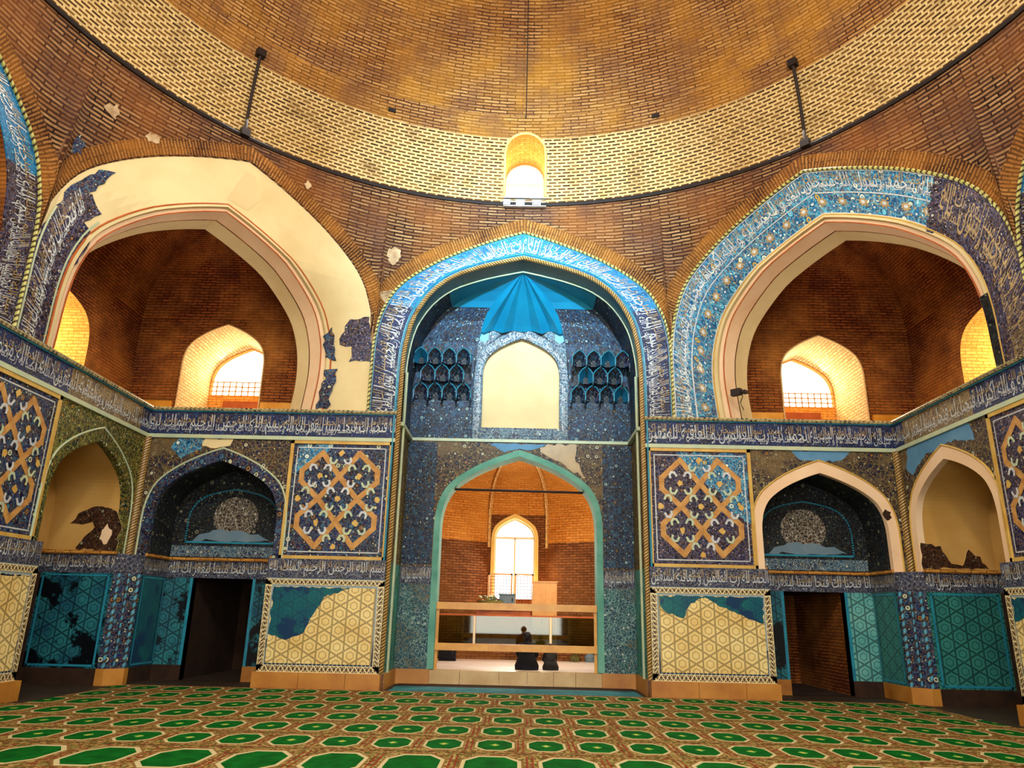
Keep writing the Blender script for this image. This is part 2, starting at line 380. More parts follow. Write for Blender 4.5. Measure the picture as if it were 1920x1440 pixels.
def rect(x0, x1, z0, z1): return [(x0, z0), (x1, z0), (x1, z1), (x0, z1)]
PROF = [(1, 0), (.985, .2), (.93, .44), (.80, .66), (.62, .81), (.4, .90), (.2, .955), (0, 1)]
def prof(f):
    """height fraction for horizontal fraction f (1 at springing, 0 at apex)"""
    for (a, x), (b, y) in zip(PROF, PROF[1:]):
        if f >= b: return x+(y-x)*(a-f)/(a-b)
    return 1
def halfprof(n=22):
    """smooth resample of PROF from springing to apex (Catmull-Rom)"""
    P = [Vector(p) for p in PROF]; P = [P[0]+(P[0]-P[1])*.0+Vector((0.003, -.2))] + P + [P[-1]+Vector((-.2, .045))]
    out = []
    per = max(2, n//(len(PROF)-1))
    for i in range(1, len(P)-2):
        for k in range(per):
            t = k/per; a, b, c, d = P[i-1], P[i], P[i+1], P[i+2]
            out.append(.5*((2*b)+(c-a)*t+(2*a-5*b+4*c-d)*t*t+(3*b-a-3*c+d)*t**3))
    out.append(Vector(PROF[-1])); return out
HP = halfprof()
PROF2 = [(1, 0), (.99, .15), (.955, .32), (.87, .5), (.73, .64), (.52, .78), (.26, .905), (0, 1)]
_P = PROF; PROF = PROF2; HP2 = halfprof(); PROF = _P
def arch(w, zs, za, z0, c=0.0, HP=HP):
    """open polyline, left foot to apex to right foot"""
    h = [(w*p.x, zs+(za-zs)*p.y) for p in HP]
    L = [(c-w, z0)]+[(c-x, z) for x, z in h]
    Rr = [(c+x, z) for x, z in reversed(h[:-1])]+[(c+w, z0)]
    if abs(zs-z0) < 1e-6: return L[1:]+Rr[:-1]
    n = 8; zl = L[1][1]
    L = [(c-w+(L[1][0]-c+w)*k/n, z0+(zl-z0)*k/n) for k in range(n)]+L[1:]
    Rr = Rr[:-1]+[(Rr[-2][0]+(c+w-Rr[-2][0])*k/n, zl+(z0-zl)*k/n) for k in range(1, n+1)]
    return L+Rr
def offset(P, d):
    out = []
    for i, p in enumerate(P):
        a = P[max(0, i-1)]; b = P[min(len(P)-1, i+1)]
        t1 = Vector((p[0]-a[0], p[1]-a[1])) if i > 0 else Vector((b[0]-p[0], b[1]-p[1]))
        t2 = Vector((b[0]-p[0], b[1]-p[1])) if i < len(P)-1 else t1
        t1.normalize(); t2.normalize()
        n1 = Vector((-t1.y, t1.x)); n2 = Vector((-t2.y, t2.x)); n = (n1+n2)
        if n.length < 1e-6: n = n1
        n.normalize(); k = d/max(.35, n.dot(n1))
        out.append((p[0]+n.x*k, p[1]+n.y*k))
    return out
def band(mb, fr, A, B, d1, d0, m, side=None, vr=None, fine=1):
    """strip between polylines A (inner) and B (outer)"""
    if fine == 1 and isinstance(fr, SQ) and vr is None and d1 > -.3:
        w_ = math.hypot(A[0][0]-B[0][0], A[0][1]-B[0][1]); n_ = 6
        for k in range(n_):
            Pa = [(a[0]+(b[0]-a[0])*k/n_, a[1]+(b[1]-a[1])*k/n_) for a, b in zip(A, B)]; Pb = [(a[0]+(b[0]-a[0])*(k+1)/n_, a[1]+(b[1]-a[1])*(k+1)/n_) for a, b in zip(A, B)]
            band(mb, fr, Pa, Pb, d1, d0 if k in (0, n_-1) else d1, m, side, (w_*k/n_, w_*(k+1)/n_), 0)
        return
    L = 0; v0, v1 = vr or (0, math.hypot(A[0][0]-B[0][0], A[0][1]-B[0][1]))
    for i in range(len(A)-1):
        n = (math.dist(A[i], A[i+1])+math.dist(B[i], B[i+1]))/2
        mb.face([fr.p(*A[i], d1), fr.p(*A[i+1], d1), fr.p(*B[i+1], d1), fr.p(*B[i], d1)], [(L, v0), (L+n, v0), (L+n, v1), (L, v1)], m)
        if d0 != d1:
            s = side or m
            for Q in (A, B):
                mb.face([fr.p(*Q[i], d1), fr.p(*Q[i+1], d1), fr.p(*Q[i+1], d0), fr.p(*Q[i], d0)], [(L, 0), (L+n, 0), (L+n, d1-d0), (L, d1-d0)], s)
        L += n
def tunnel(mb, fr, A, d1, d0, m):
    L = 0
    for i in range(len(A)-1):
        n = math.dist(A[i], A[i+1])
        mb.face([fr.p(*A[i], d1), fr.p(*A[i+1], d1), fr.p(*A[i+1], d0), fr.p(*A[i], d0)], [(0, L), (0, L+n), (abs(d1-d0), L+n), (abs(d1-d0), L)], m); L += n
def tube(mb, P, r, m, seg=8, closed=False):
    P = [Vector(p) for p in P]; rings = []; L = 0; Ls = []
    for i, p in enumerate(P):
        a = P[i-1] if i > 0 else p; b = P[i+1] if i < len(P)-1 else p
        t = (b-a).normalized(); up = Vector((0, 0, 1)) if abs(t.z) < .9 else Vector((0, 1, 0))
        x = t.cross(up).normalized(); y = x.cross(t).normalized()
        rings.append([p+(x*math.cos(2*PI*k/seg)+y*math.sin(2*PI*k/seg))*r for k in range(seg)])
        if i: L += (p-P[i-1]).length
        Ls.append(L)
    for i in range(len(P)-1):
        for k in range(seg):
            k2 = (k+1) % seg
            mb.face([rings[i][k], rings[i+1][k], rings[i+1][k2], rings[i][k2]], [(Ls[i], k/seg*r*6), (Ls[i+1], k/seg*r*6), (Ls[i+1], (k+1)/seg*r*6), (Ls[i], (k+1)/seg*r*6)], m)
    if not closed:
        for rg in (rings[0][::-1], rings[-1]): mb.face(rg, [(0, 0)]*seg, m)
def grid(mb, nu, nv, fn, m, uvf=None):
    """fn(i/nu, j/nv) -> point, uv"""
    G = [[fn(i/nu, j/nv) for j in range(nv+1)] for i in range(nu+1)]
    for i in range(nu):
        for j in range(nv):
            q = (G[i][j], G[i+1][j], G[i+1][j+1], G[i][j+1])
            mb.face([a[0] for a in q], [a[1] for a in q], m)
def cdt(mb, x0, x1, z0, z1, step, holes, fn, m):
    """surface over a rectangle of (x,z) with holes cut exactly; fn(x,z)->point; uv=(x,z)"""
    def inside(p, l):
        c = False; j = len(l)-1
        for i in range(len(l)):
            if (l[i][1] > p[1]) != (l[j][1] > p[1]) and p[0] < (l[j][0]-l[i][0])*(p[1]-l[i][1])/(l[j][1]-l[i][1])+l[i][0]: c = not c
            j = i
        return c
    V = []; Ed = []
    nx = max(1, round((x1-x0)/step)); nz = max(1, round((z1-z0)/step))
    for i in range(nx+1):
        for j in range(nz+1):
            p = (x0+(x1-x0)*i/nx, z0+(z1-z0)*j/nz)
            if not any(inside(p, h) for h in holes) or i in (0, nx) or j in (0, nz): V.append(Vector(p))
    for h in holes:
        b = len(V); V += [Vector(p) for p in h]; Ed += [(b+i, b+(i+1) % len(h)) for i in range(len(h))]
    r = delaunay_2d_cdt(V, Ed, [], 0, 1e-5)
    vs, fs = r[0], r[2]
    keep = []
    for f in fs:
        c = (sum(vs[i].x for i in f)/3, sum(vs[i].y for i in f)/3)
        if not any(inside(c, h) for h in holes): keep.append(tuple(f))
    mb.tri_idx([fn(v.x, v.y) for v in vs], keep, [(v.x, v.y) for v in vs], m)
rnd = random.Random(4)
def jag(P, amp=.03, step=.08, seed=1):
    """break a closed outline into an irregular torn edge"""
    g = random.Random(seed); out = []
    for i in range(len(P)):
        a, b = Vector(P[i]), Vector(P[(i+1) % len(P)]); n = max(1, int((b-a).length/step)); t = (b-a).normalized(); nn = Vector((-t.y, t.x))
        for k in range(n):
            q = a+(b-a)*(k/n); out.append(tuple(q+nn*g.uniform(-amp, amp)+t*g.uniform(-amp, amp)*.3))
    return out
def blob(cx, cz, rx, rz, seed, n=16):
    g = random.Random(seed)
    return [(cx+rx*math.cos(2*PI*i/n)*g.uniform(.6, 1.15), cz+rz*math.sin(2*PI*i/n)*g.uniform(.6, 1.15)) for i in range(n)]

# ------------------------------------------------------------------ Arabic lettering
FORMS = {}
for ch, b, k in [('ا', 0xFE8D, 2), ('ب', 0xFE8F, 4), ('ة', 0xFE93, 2), ('ت', 0xFE95, 4), ('ج', 0xFE9D, 4), ('ح', 0xFEA1, 4), ('خ', 0xFEA5, 4), ('د', 0xFEA9, 2),
                 ('ذ', 0xFEAB, 2), ('ر', 0xFEAD, 2), ('ز', 0xFEAF, 2), ('س', 0xFEB1, 4), ('ش', 0xFEB5, 4), ('ص', 0xFEB9, 4), ('ض', 0xFEBD, 4), ('ط', 0xFEC1, 4),
                 ('ع', 0xFEC9, 4), ('غ', 0xFECD, 4), ('ف', 0xFED1, 4), ('ق', 0xFED5, 4), ('ك', 0xFED9, 4), ('ل', 0xFEDD, 4), ('م', 0xFEE1, 4), ('ن', 0xFEE5, 4),
                 ('ه', 0xFEE9, 4), ('و', 0xFEED, 2), ('ي', 0xFEF1, 4)]:
    FORMS[ch] = (b, k)
def shape(txt):
    words = []
    for w in txt.split():
        out = []; i = 0; prev = False
        while i < len(w):
            c = w[i]
            if c == 'ل' and i+1 < len(w) and w[i+1] == 'ا':
                out.append(chr(0xFEFC if prev else 0xFEFB)); prev = False; i += 2; continue
            b, k = FORMS[c]; nxt = i+1 < len(w) and k == 4
            out.append(chr(b + ((3 if nxt else 1) if prev else (2 if nxt else 0)))); prev = k == 4; i += 1
        words.append(''.join(out))
    return ''.join(reversed(' '.join(words)))
TXT = [shape(t) for t in ('بسم الله الرحمن الرحيم الملك لله', 'لا اله الا الله محمد رسول الله', 'انا فتحنا لك فتحا مبينا ليغفر لك الله', 'الحمد لله رب العالمين و العاقبة للمتقين', 'سبحان الله و الحمد لله و الله اكبر')]
_tm = {}
def text_geo(i):
    i %= len(TXT)
    if i in _tm: return _tm[i]
    c = bpy.data.curves.new('t', 'FONT'); c.body = TXT[i]; c.resolution_u = 2; c.offset = -.004
    o = bpy.data.objects.new('t', c); COL.objects.link(o); bpy.context.view_layer.update()
    me = bpy.data.meshes.new_from_object(o.evaluated_get(bpy.context.evaluated_depsgraph_get()))
    v = [(p.co.x, p.co.y) for p in me.vertices]; f = [tuple(p.vertices) for p in me.polygons]
    bpy.data.objects.remove(o); bpy.data.curves.remove(c); bpy.data.meshes.remove(me)
    x0 = min(a[0] for a in v); x1 = max(a[0] for a in v); y0 = min(a[1] for a in v); y1 = max(a[1] for a in v)
    _tm[i] = ([((a[0]-x0), (a[1]-y0)/(y1-y0)) for a in v], f, x1-x0); return _tm[i]
def letters(mb, L, h, fn, seed=0, m='letter', rows=((.0, .98, .62), (.4, 1.0, .42), (.04, .5, .36)), per=1.0):
    """fill a band of length L, height h; fn(s, t in 0..1) -> point; two interlaced rows"""
    for ri, (t0, t1, k) in enumerate(rows):
        s = .03; i = seed+ri
        while s < L-.1:
            v, f, w = text_geo(i); sw = w*h*per*k*.78
            if s+sw > L: sw = L-s-.02
            if sw < .3: break
            mb.tri_idx([fn(s+a/w*sw, t0+(t1-t0)*b) for a, b in v], f, [(0, 0)]*len(v), m if ri != 1 else 'letter_gold')
            s += sw+.03; i += 2
def along(P, Q, fr, d):
    """map arc length / cross fraction onto the strip between inner P and outer Q"""
    mid = [((a[0]+b[0])/2, (a[1]+b[1])/2) for a, b in zip(P, Q)]; cum = [0]
    for a, b in zip(mid, mid[1:]): cum.append(cum[-1]+math.dist(a, b))
    def fn(s, t):
        s = min(max(s, 0), cum[-1]-1e-6); i = 0
        while cum[i+1] < s: i += 1
        k = (s-cum[i])/(cum[i+1]-cum[i])
        a = Vector(P[i]).lerp(Vector(P[i+1]), k); b = Vector(Q[i]).lerp(Vector(Q[i+1]), k); q = a.lerp(b, t)
        return fr.p(q.x, q.y, d)
    return fn, cum[-1]

# ------------------------------------------------------------------ heights
ZL, ZD, ZB, ZT, ZR = 2.07, 2.45, 4.95, 5.56, 10.72   # dado top, dado band top, frieze bottom, frieze top, dome ring
SO = 3.314
IW = 2.62                                             # iwan half opening
ID = 1.60                                             # iwan depth
FA_IN = arch(IW, 6.6, 9.32, ZT)
FA_OUT = arch(SO, 7.0, 9.98, ZT, HP=HP2)
DG_OUT = arch(SO, 6.9, 10.2, ZT, HP=HP2)
def lerp2(A, B, t): return [(a[0]+(b[0]-a[0])*t, a[1]+(b[1]-a[1])*t) for a, b in zip(A, B)]

# ------------------------------------------------------------------ floor
mb = MB(); mb.box(-14, 14, -6, 17.2, -.3, 0, 'stonefloor'); struct(mb.build('floor'))
rows = [(7.6, 9.0), (9.0, 10.05), (10.05, 11.1), (11.1, 12.15), (12.15, 13.2), (13.2, 14.25), (14.25, 15.28)]
names = ['wide green carpet strip with big plain green octagons, nearest the camera',
         'green medallion carpet strip just beyond the big plain octagons',
         'green medallion carpet strip, third row counted from the camera',
         'green medallion carpet strip in the middle of the floor, fourth row from the camera',
         'green medallion carpet strip, fifth row, third before the stone bases',
         'green medallion carpet strip, second row before the tiled piers',
         'dark green medallion carpet strip lying right against the stone bases of the piers']
for i, ((y0, y1), nm) in enumerate(zip(rows, names)):
    mb = MB(); cw = .8 if i == 0 else .6; ph = [-.24, -.23, -.21, -.1, -.25, -.05, -.3][i] - cw/2
    xs = [-8.0+16.0*k/8 for k in range(9)]
    W = 7.55 if y1 > 12.4 else 7.98
    g = random.Random(i); P = []
    z = .006+.0012*i
    n = 16
    for k in range(n):
        a, b = -W+2*W*k/n, -W+2*W*(k+1)/n
        mb.face([(a, y0, z), (b, y0, z), (b, y1, z), (a, y1, z)], [(a-ph, 0), (b-ph, 0), (b-ph, 1), (a-ph, 1)], 'carpet_big' if i == 0 else 'carpet')
    for (x, y, x2, y2_) in ((-W, y0, W, y0), (W, y1, -W, y1), (W, y0, W, y1), (-W, y1, -W, y0)):
        mb.face([(x, y, 0), (x2, y2_, 0), (x2, y2_, z), (x, y, z)], [(0, 0)]*4, 'carpet')
    o = mb.build('carpet'); tag(o, nm, 'carpet', 'green carpet strips laid across the hall')
mb = MB(); mb.box(-2.45, 2.45, 15.29, 16.3, 0, .012, 'runner'); tag(mb.build('runner_rug'), 'plain teal runner between the piers, in front of the stone step', 'rug')
mb = MB(); mb.box(-2.5, 2.5, 16.3, 16.98, 0, .008, 'dark_stone'); tag(mb.build('threshold_slab'), 'dark threshold paving at the foot of the central stone step', 'paving')

# ------------------------------------------------------------------ bays
def frieze(fr, x0, x1, label, ground, seed, worn=None):
    t = thing('inscription_frieze', label, 'frieze', fr.p((x0+x1)/2, ZB, .0), 'inscription friezes')
    mb = MB()
    cuts = [x0]+([worn[0], worn[1]] if worn else [])+[x1]; cuts = sorted(set(cuts))
    for a, b in zip(cuts, cuts[1:]):
        m = 'frieze_worn' if worn and worn[0] <= (a+b)/2 <= worn[1] else ground
        mb.box(a, b, -.25, .02, ZB+.05, ZT-.05, m, xf=lambda q: fr.p(q.x, q.z, q.y))
    mb.build('ground', t)
    mb = MB(); letters(mb, x1-x0, .46, lambda s, v: fr.p(x0+s, ZB+.08+v*.42, .026), seed); o = mb.build('lettering', t); o['label'] = 'white Arabic lettering'
    mb = MB(); n = int((x1-x0)/.075)
    mb.box(x0, x1, -.25, .05, ZT-.06, ZT-.02, 'teal_line', xf=lambda q: fr.p(q.x, q.z, q.y))
    tube(mb, [fr.p(x0+(x1-x0)*k/n, ZT-.005, .06) for k in range(n+1)], .04, 'rope_dark', 6); mb.build('top_moulding', t)
    mb = MB(); mb.box(x0, x1, -.25, .045, ZB-.03, ZB+.05, 'pale_line', xf=lambda q: fr.p(q.x, q.z, q.y)); mb.build('lower_moulding', t)
    return t
LAT = [(.27, .5), (.05, .66), (.05, .76), (.28, .93), (.5, .71), (.72, .93), (.95, .76), (.95, .66), (.73, .5), (.95, .34), (.95, .24), (.72, .07), (.5, .29), (.28, .07), (.05, .24), (.05, .34), (.27, .5)]
def ribbon(mb, fr, P, w, d, m, closed=False):
    for k, (a, b) in enumerate(zip(P, P[1:])):
        d += .0007
        a = Vector(a); b = Vector(b); t = (b-a).normalized(); n = Vector((-t.y, t.x))*w/2; a2 = a-t*w*.35; b2 = b+t*w*.35; L = (b-a).length
        q = [a2-n, b2-n, b2+n, a2+n]
        mb.face([fr.p(c.x, c.y, d) for c in q], [(0, 0), (L, 0), (L, w), (0, w)], m)
def diamond(fr, m, label, g1, patch=None, near=2.70, far=4.88):
    x0, x1 = sorted((m*near, m*far)); z0, z1 = ZD, ZB-.03
    t = thing('mosaic_panel', label, 'tile panel', fr.p((x0+x1)/2, z0, 0), 'diamond lattice mosaic panels')
    mb = MB(); mb.box(x0, x1, -.25, .0, z0, z1, g1, xf=lambda q: fr.p(q.x, q.z, q.y)); mb.build('ground', t)
    mb = MB(); mb2 = MB(); bw = .07
    for a, b, c, d in ((x0, x1, z0, z0+bw), (x0, x1, z1-bw, z1), (x0, x0+bw, z0, z1), (x1-bw, x1, z0, z1)):
        mb.box(a, b, -.05, .03, c, d, 'gold', xf=lambda q: fr.p(q.x, q.z, q.y))
    mb.build('frame', t)
    e = .15
    for a, b in (((x0+e, z0+e), (x1-e, z0+e)), ((x1-e, z0+e), (x1-e, z1-e)), ((x1-e, z1-e), (x0+e, z1-e)), ((x0+e, z1-e), (x0+e, z0+e))): ribbon(mb2, fr, [a, b], .022, .004, 'letter')
    mb2.build('inner_line', t)
    X0, X1, Z0, Z1 = x0+.2, x1-.2, z0+.1, z1-.1; W, Hh = X1-X0, Z1-Z0
    mp = lambda p: (X0+W*p[0], Z0+Hh*p[1])
    mb = MB(); ribbon(mb, fr, [mp(p) for p in LAT], .11, .004, 'lattice'); ribbon(mb, fr, [mp(p) for p in ((.27, .5), (.5, .71), (.73, .5), (.5, .29), (.27, .5))], .11, .018, 'lattice')
    mb.build('lattice', t)['label'] = 'ochre terracotta diamond lattice'
    mb = MB()
    for cx, cz in ((.27, .715), (.73, .715), (.5, .5), (.27, .285), (.73, .285), (.03, .5), (.97, .5), (.5, .93), (.5, .07)):
        for sx in (-1, 1):
            for sz in (-1, 1):
                c = Vector(mp((cx, cz)))+Vector((sx*.17, sz*.17))
                if not (x0+.1 < c.x < x1-.1 and z0+.1 < c.y < z1-.1): continue
                P = [(c.x-sx*.09, c.y-sz*.02), (c.x-sx*.05, c.y+sz*.05), (c.x+sx*.015, c.y+sz*.055), (c.x+sx*.05, c.y), (c.x+sx*.04, c.y-sz*.06)]
                ribbon(mb, fr, P, .045, .022, 'letter' if rnd.random() < .4 else 'pale_line')
        c = mp((cx, cz))
        if x0+.2 < c[0] < x1-.2 and z0+.2 < c[1] < z1-.2:
            slab(mb, fr, [blob(c[0], c[1], .07, .07, int(cx*99+cz*7), 10)], .005, .005, 'gold')
    mb.build('hook_ornament', t)
    if patch:
        mb = MB(); slab(mb, fr, [jag([(m*a, b) for a, b in patch[1]], .04, .1, 5)], .003, .003, patch[0]); mb.build('repainted_corner', t)
    return t
def dado(fr, m, label, patches, seed, near=2.66, far=5.05, hexm='hex_cream'):
    x0, x1 = sorted((m*near, m*far)); pr = .10
    xf = lambda q: fr.p(q.x, q.z, q.y)
    t = thing('tiled_dado', label, 'tile panel', fr.p((x0+x1)/2, 0, 0), 'star-tiled pier bases')
    mb = MB(); mb.box(x0, x1, -.25, pr-.01, .3, ZD, 'zig_blue', xf=xf); mb.build('core', t)
    mb = MB(); mb.box(x0-.0, x1+.0, -.25, pr+.0, ZL, ZD, 'mos_band', xf=xf); o = mb.build('inscription_band', t)
    mb = MB(); letters(mb, x1-x0, .36, lambda s, v: fr.p(x0+s, ZL+.03+v*.32, pr+.005), seed, rows=((.0, .98, .7), (.35, 1.0, .5))); mb.build('lettering', o)
    mb = MB(); b = .13
    for (A, B) in (([(x0, ZL-.02), (x1, ZL-.02)], [(x0, ZL-b), (x1, ZL-b)]), ([(x0, .3), (x1, .3)], [(x0, .3+b), (x1, .3+b)]), ([(x0, .3), (x0, ZL-.02)], [(x0+b, .3+b), (x0+b, ZL-b)]), ([(x1, .3), (x1, ZL-.02)], [(x1-b, .3+b), (x1-b, ZL-b)])):
        band(mb, fr, A, B, pr+.002, pr+.002, 'zig', vr=(0, 1))
    mb.build('zigzag_border', t)
    f0, f1, g0, g1 = x0+b+.03, x1-b-.03, .3+b+.03, ZL-b-.04
    mb = MB(); slab(mb, fr, [rect(f0, f1, g0, g1)], pr+.006, pr-.02, hexm, 'letter_gold'); mb.build('star_tile_field', t)
    for i, (mat_, pts) in enumerate(patches):
        pts = [(m*(near+(far-near)*a), .3+(ZL-.3)*bb) for a, bb in pts]
        mb = MB(); slab(mb, fr, [jag([(min(max(x, f0+.01), f1-.01), min(max(z, g0+.01), g1-.01)) for x, z in pts], .022, .07, seed+i)], pr+.012, pr, mat_, 'cream'); mb.build('old_tile_remnant', t)['label'] = 'dark turquoise remnant of old tiling with a torn edge'
    mb = MB()
    ws = [x0-.05, x0+(x1-x0)*.36, x0+(x1-x0)*.74, x1+.05]
    for a, c in zip(ws, ws[1:]): mb.box(a+.004, c-.004, -.25, pr+.08, 0, .3, 'plinth', xf=xf)
    mb.build('stone_plinth', t)
    return t
WN, CN = 1.30, 6.32      # niche half width, centre
def niche(fr, m, label, o):
    xf = lambda q: fr.p(q.x, q.z, q.y)
    c = m*CN; rd = o['rd']
    t = thing('arched_niche', label, 'niche', fr.p(c, 0, -rd/2), 'arched niches beside the corners')
    A = arch(WN, 3.2, 4.45, ZD, c, HP=HP2); B = arch(WN+.19, 3.2, 4.70, ZD, c, HP=HP2)
    x0, x1 = sorted((m*4.9, m*7.99))
    # spandrel
    mb = MB(); slab(mb, fr, [rect(x0, x1, ZD, ZB)[:1]+B+rect(x0, x1, ZD, ZB)[1:]], 0, -.25, o['span']); sp = mb.build('spandrel', t)
    for k, (mt, P) in enumerate(o.get('sp_patch', [])):
        mb = MB(); slab(mb, fr, [jag([(m*a, z) for a, z in P], .03, .09, k+3)], .004, .004, mt); mb.build('repaired_patch', sp)
    mb = MB(); band(mb, fr, A, B, .012, -.12, o['edge']); mb.build('arch_border', t)
    mb = MB(); tube(mb, [fr.p(*p, .014) for p in offset(B, .015)], .02, o.get('line', 'pale_line'), 6); mb.build('arch_line', t)
    # reveal
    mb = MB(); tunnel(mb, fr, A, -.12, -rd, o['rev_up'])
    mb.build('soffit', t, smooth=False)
    a, b = c-WN, c+WN
    for s, x in (('near', a), ('far', b)):
        corner = (x*m) > CN
        mb = MB()
        for z0, z1, mt in ((.3, ZL, o['rev_low'] if corner else 'hex_green'), (0, .3, o['base'])):
            e = .0 if z0 else .03
            mb.face([fr.p(x, z0, 0), fr.p(x, z0, -rd), fr.p(x, z1, -rd), fr.p(x, z1, 0)], [(0, z0), (rd, z0), (rd, z1), (0, z1)], mt)
        w = mb.build('jamb_tiling', t)
        mb = MB(); mb.face([fr.p(x, ZL, 0), fr.p(x, ZL, -rd), fr.p(x, ZD, -rd), fr.p(x, ZD, 0)], [(0, ZL), (rd, ZL), (rd, ZD), (0, ZD)], 'mos_band')
        bd = mb.build('jamb_inscription', t)
        if corner:
            mb = MB(); e = .006*(-m)
            letters(mb, rd, .36, lambda s_, v: fr.p(x+e, ZL+.03+v*.32, -(rd-s_) if m > 0 else -s_), 1, rows=((.0, .98, .7), (.3, 1.0, .5))); mb.build('lettering', bd)
            mb = MB(); e = .012*(-m)
            for (z0, z1, d0, d1) in ((.33, .37, -.08, -rd+.06), (ZL-.06, ZL-.03, -.08, -rd+.06), (.33, ZL-.03, -.06, -.1), (.33, ZL-.03, -rd+.09, -rd+.05)):
                mb.face([fr.p(x+e, z0, d0), fr.p(x+e, z0, d1), fr.p(x+e, z1, d1), fr.p(x+e, z1, d0)], [(0, 0)]*4, 'teal_line')
            mb.build('jamb_frame_line', t)
    # ledge moulding
    mb = MB()
    mb.box(a, b, -rd, -rd+.06, ZD-.02, ZD+.05, 'brick_gold', xf=xf)
    mb.box(a, a+.05, -rd, .0, ZD-.02, ZD+.05, 'brick_gold', xf=xf); mb.box(b-.05, b, -rd, .0, ZD-.02, ZD+.05, 'brick_gold', xf=xf)
    mb.build('brick_ledge', t)
    # back
    A2 = arch(WN, 3.2, 4.45, ZD, c, HP=HP2)
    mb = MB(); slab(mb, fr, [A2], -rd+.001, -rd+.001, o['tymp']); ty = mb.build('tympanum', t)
    if o['kind'] == 'tile':
        mb = MB(); Q = arch(WN-.3, 3.25, 4.0, ZD+.38, c)
        for k in range(len(Q)-1): ribbon(mb, fr, [Q[k], Q[k+1]], .03, -rd+.012, 'teal_line')
        ribbon(mb, fr, [(c-WN+.3, ZD+.38), (c+WN-.3, ZD+.38)], .04, -rd+.012, 'teal_line'); mb.build('frame_line', ty)
        mb = MB(); mb.box(a+.02, b-.02, -rd, -rd+.008, ZD+.07, ZD+.3, 'mos_pale', xf=xf); mb.build('flower_border', ty)
        mb = MB(); mx = c+m*(-.05)
        slab(mb, fr, [[(mx+.5*math.cos(k*PI/8), 3.38+.46*math.sin(k*PI/8)) for k in range(16)]], -rd+.012, -rd+.012, 'mos_medal'); mb.build('medallion', ty)['label'] = 'pale round floral medallion'
        mb = MB(); slab(mb, fr, [jag([(c-.85, ZD+.42), (c+.85, ZD+.42), (c+.7, ZD+.54), (c+.2, ZD+.62), (c-.3, ZD+.66), (c-.7, ZD+.52)], .03, .1, 8)], -rd+.015, -rd+.015, 'slate_plaster'); mb.build('slate_patch', ty)
    else:
        for P in o['rem']:
            mb = MB(); x = m*7.62
            slab(mb, FRs(fr, m, 7.62), [jag(P, .03, .08, 3)], .012, 0, 'mos_brown', 'cream'); rm = mb.build('old_tile_remnant', t)
            if m > 0: mb = MB(); slab(mb, FRs(fr, m, 7.62), [blob(.3, 2.82, .12, .2, 3, 12)], .016, .012, 'cream_pink'); mb.build('plaster_spot', rm)
    # lower back wall with doorway
    dx0, dx1 = sorted((m*o['door'][0], m*o['door'][1]))
    for p, q in ((a, dx0), (dx1, b)):
        mb = MB(); outer = abs((p+q)/2) > CN
        mb.box(p, q, -rd-.2, -rd, .3, ZL, o['bk_out'] if outer else 'hex_turq', xf=xf); mb.box(p, q, -rd-.2, -rd+.04, 0, .3, 'plinth' if not outer else o['base2'], xf=xf); mb.build('back_tiling', t)
    mb = MB(); mb.box(a, b, -rd-.2, -rd+.004, ZL, ZD, 'mos_band', xf=xf); bb = mb.build('back_inscription_band', t)
    mb = MB(); letters(mb, b-a, .34, lambda s, v: fr.p(a+s, ZL+.03+v*.32, -rd+.01), 2, rows=((.0, .98, .7), (.35, 1.0, .5))); mb.build('lettering', bb)
    for xx in (dx0-.03, dx1+.03): mb = MB(); mb.box(xx-.03, xx+.03, -rd, -rd+.02, .3, ZL, 'teal_line', xf=xf); mb.build('doorway_edge', t)
    return t
class FRs:
    """frame of the jamb that closes a niche on its corner side; x = depth into the niche"""
    def __init__(s, fr, m, x): s.fr, s.m, s.x = fr, m, x
    def p(s, x, z, d=0.0): return s.fr.p(s.m*(s.x-d), z, -x)
_dn = [0]
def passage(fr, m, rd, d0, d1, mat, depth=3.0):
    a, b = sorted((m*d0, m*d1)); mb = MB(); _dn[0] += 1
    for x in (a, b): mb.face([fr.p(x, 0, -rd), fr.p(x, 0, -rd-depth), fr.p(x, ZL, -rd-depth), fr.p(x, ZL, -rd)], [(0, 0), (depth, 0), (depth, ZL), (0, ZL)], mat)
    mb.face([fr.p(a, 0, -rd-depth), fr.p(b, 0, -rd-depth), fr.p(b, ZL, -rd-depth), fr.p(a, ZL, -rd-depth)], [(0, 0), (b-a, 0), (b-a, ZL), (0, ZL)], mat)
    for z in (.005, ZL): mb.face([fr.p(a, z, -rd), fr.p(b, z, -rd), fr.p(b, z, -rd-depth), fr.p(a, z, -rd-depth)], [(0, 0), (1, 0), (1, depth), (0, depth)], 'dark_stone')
    struct(mb.build('door_%d' % _dn[0]))
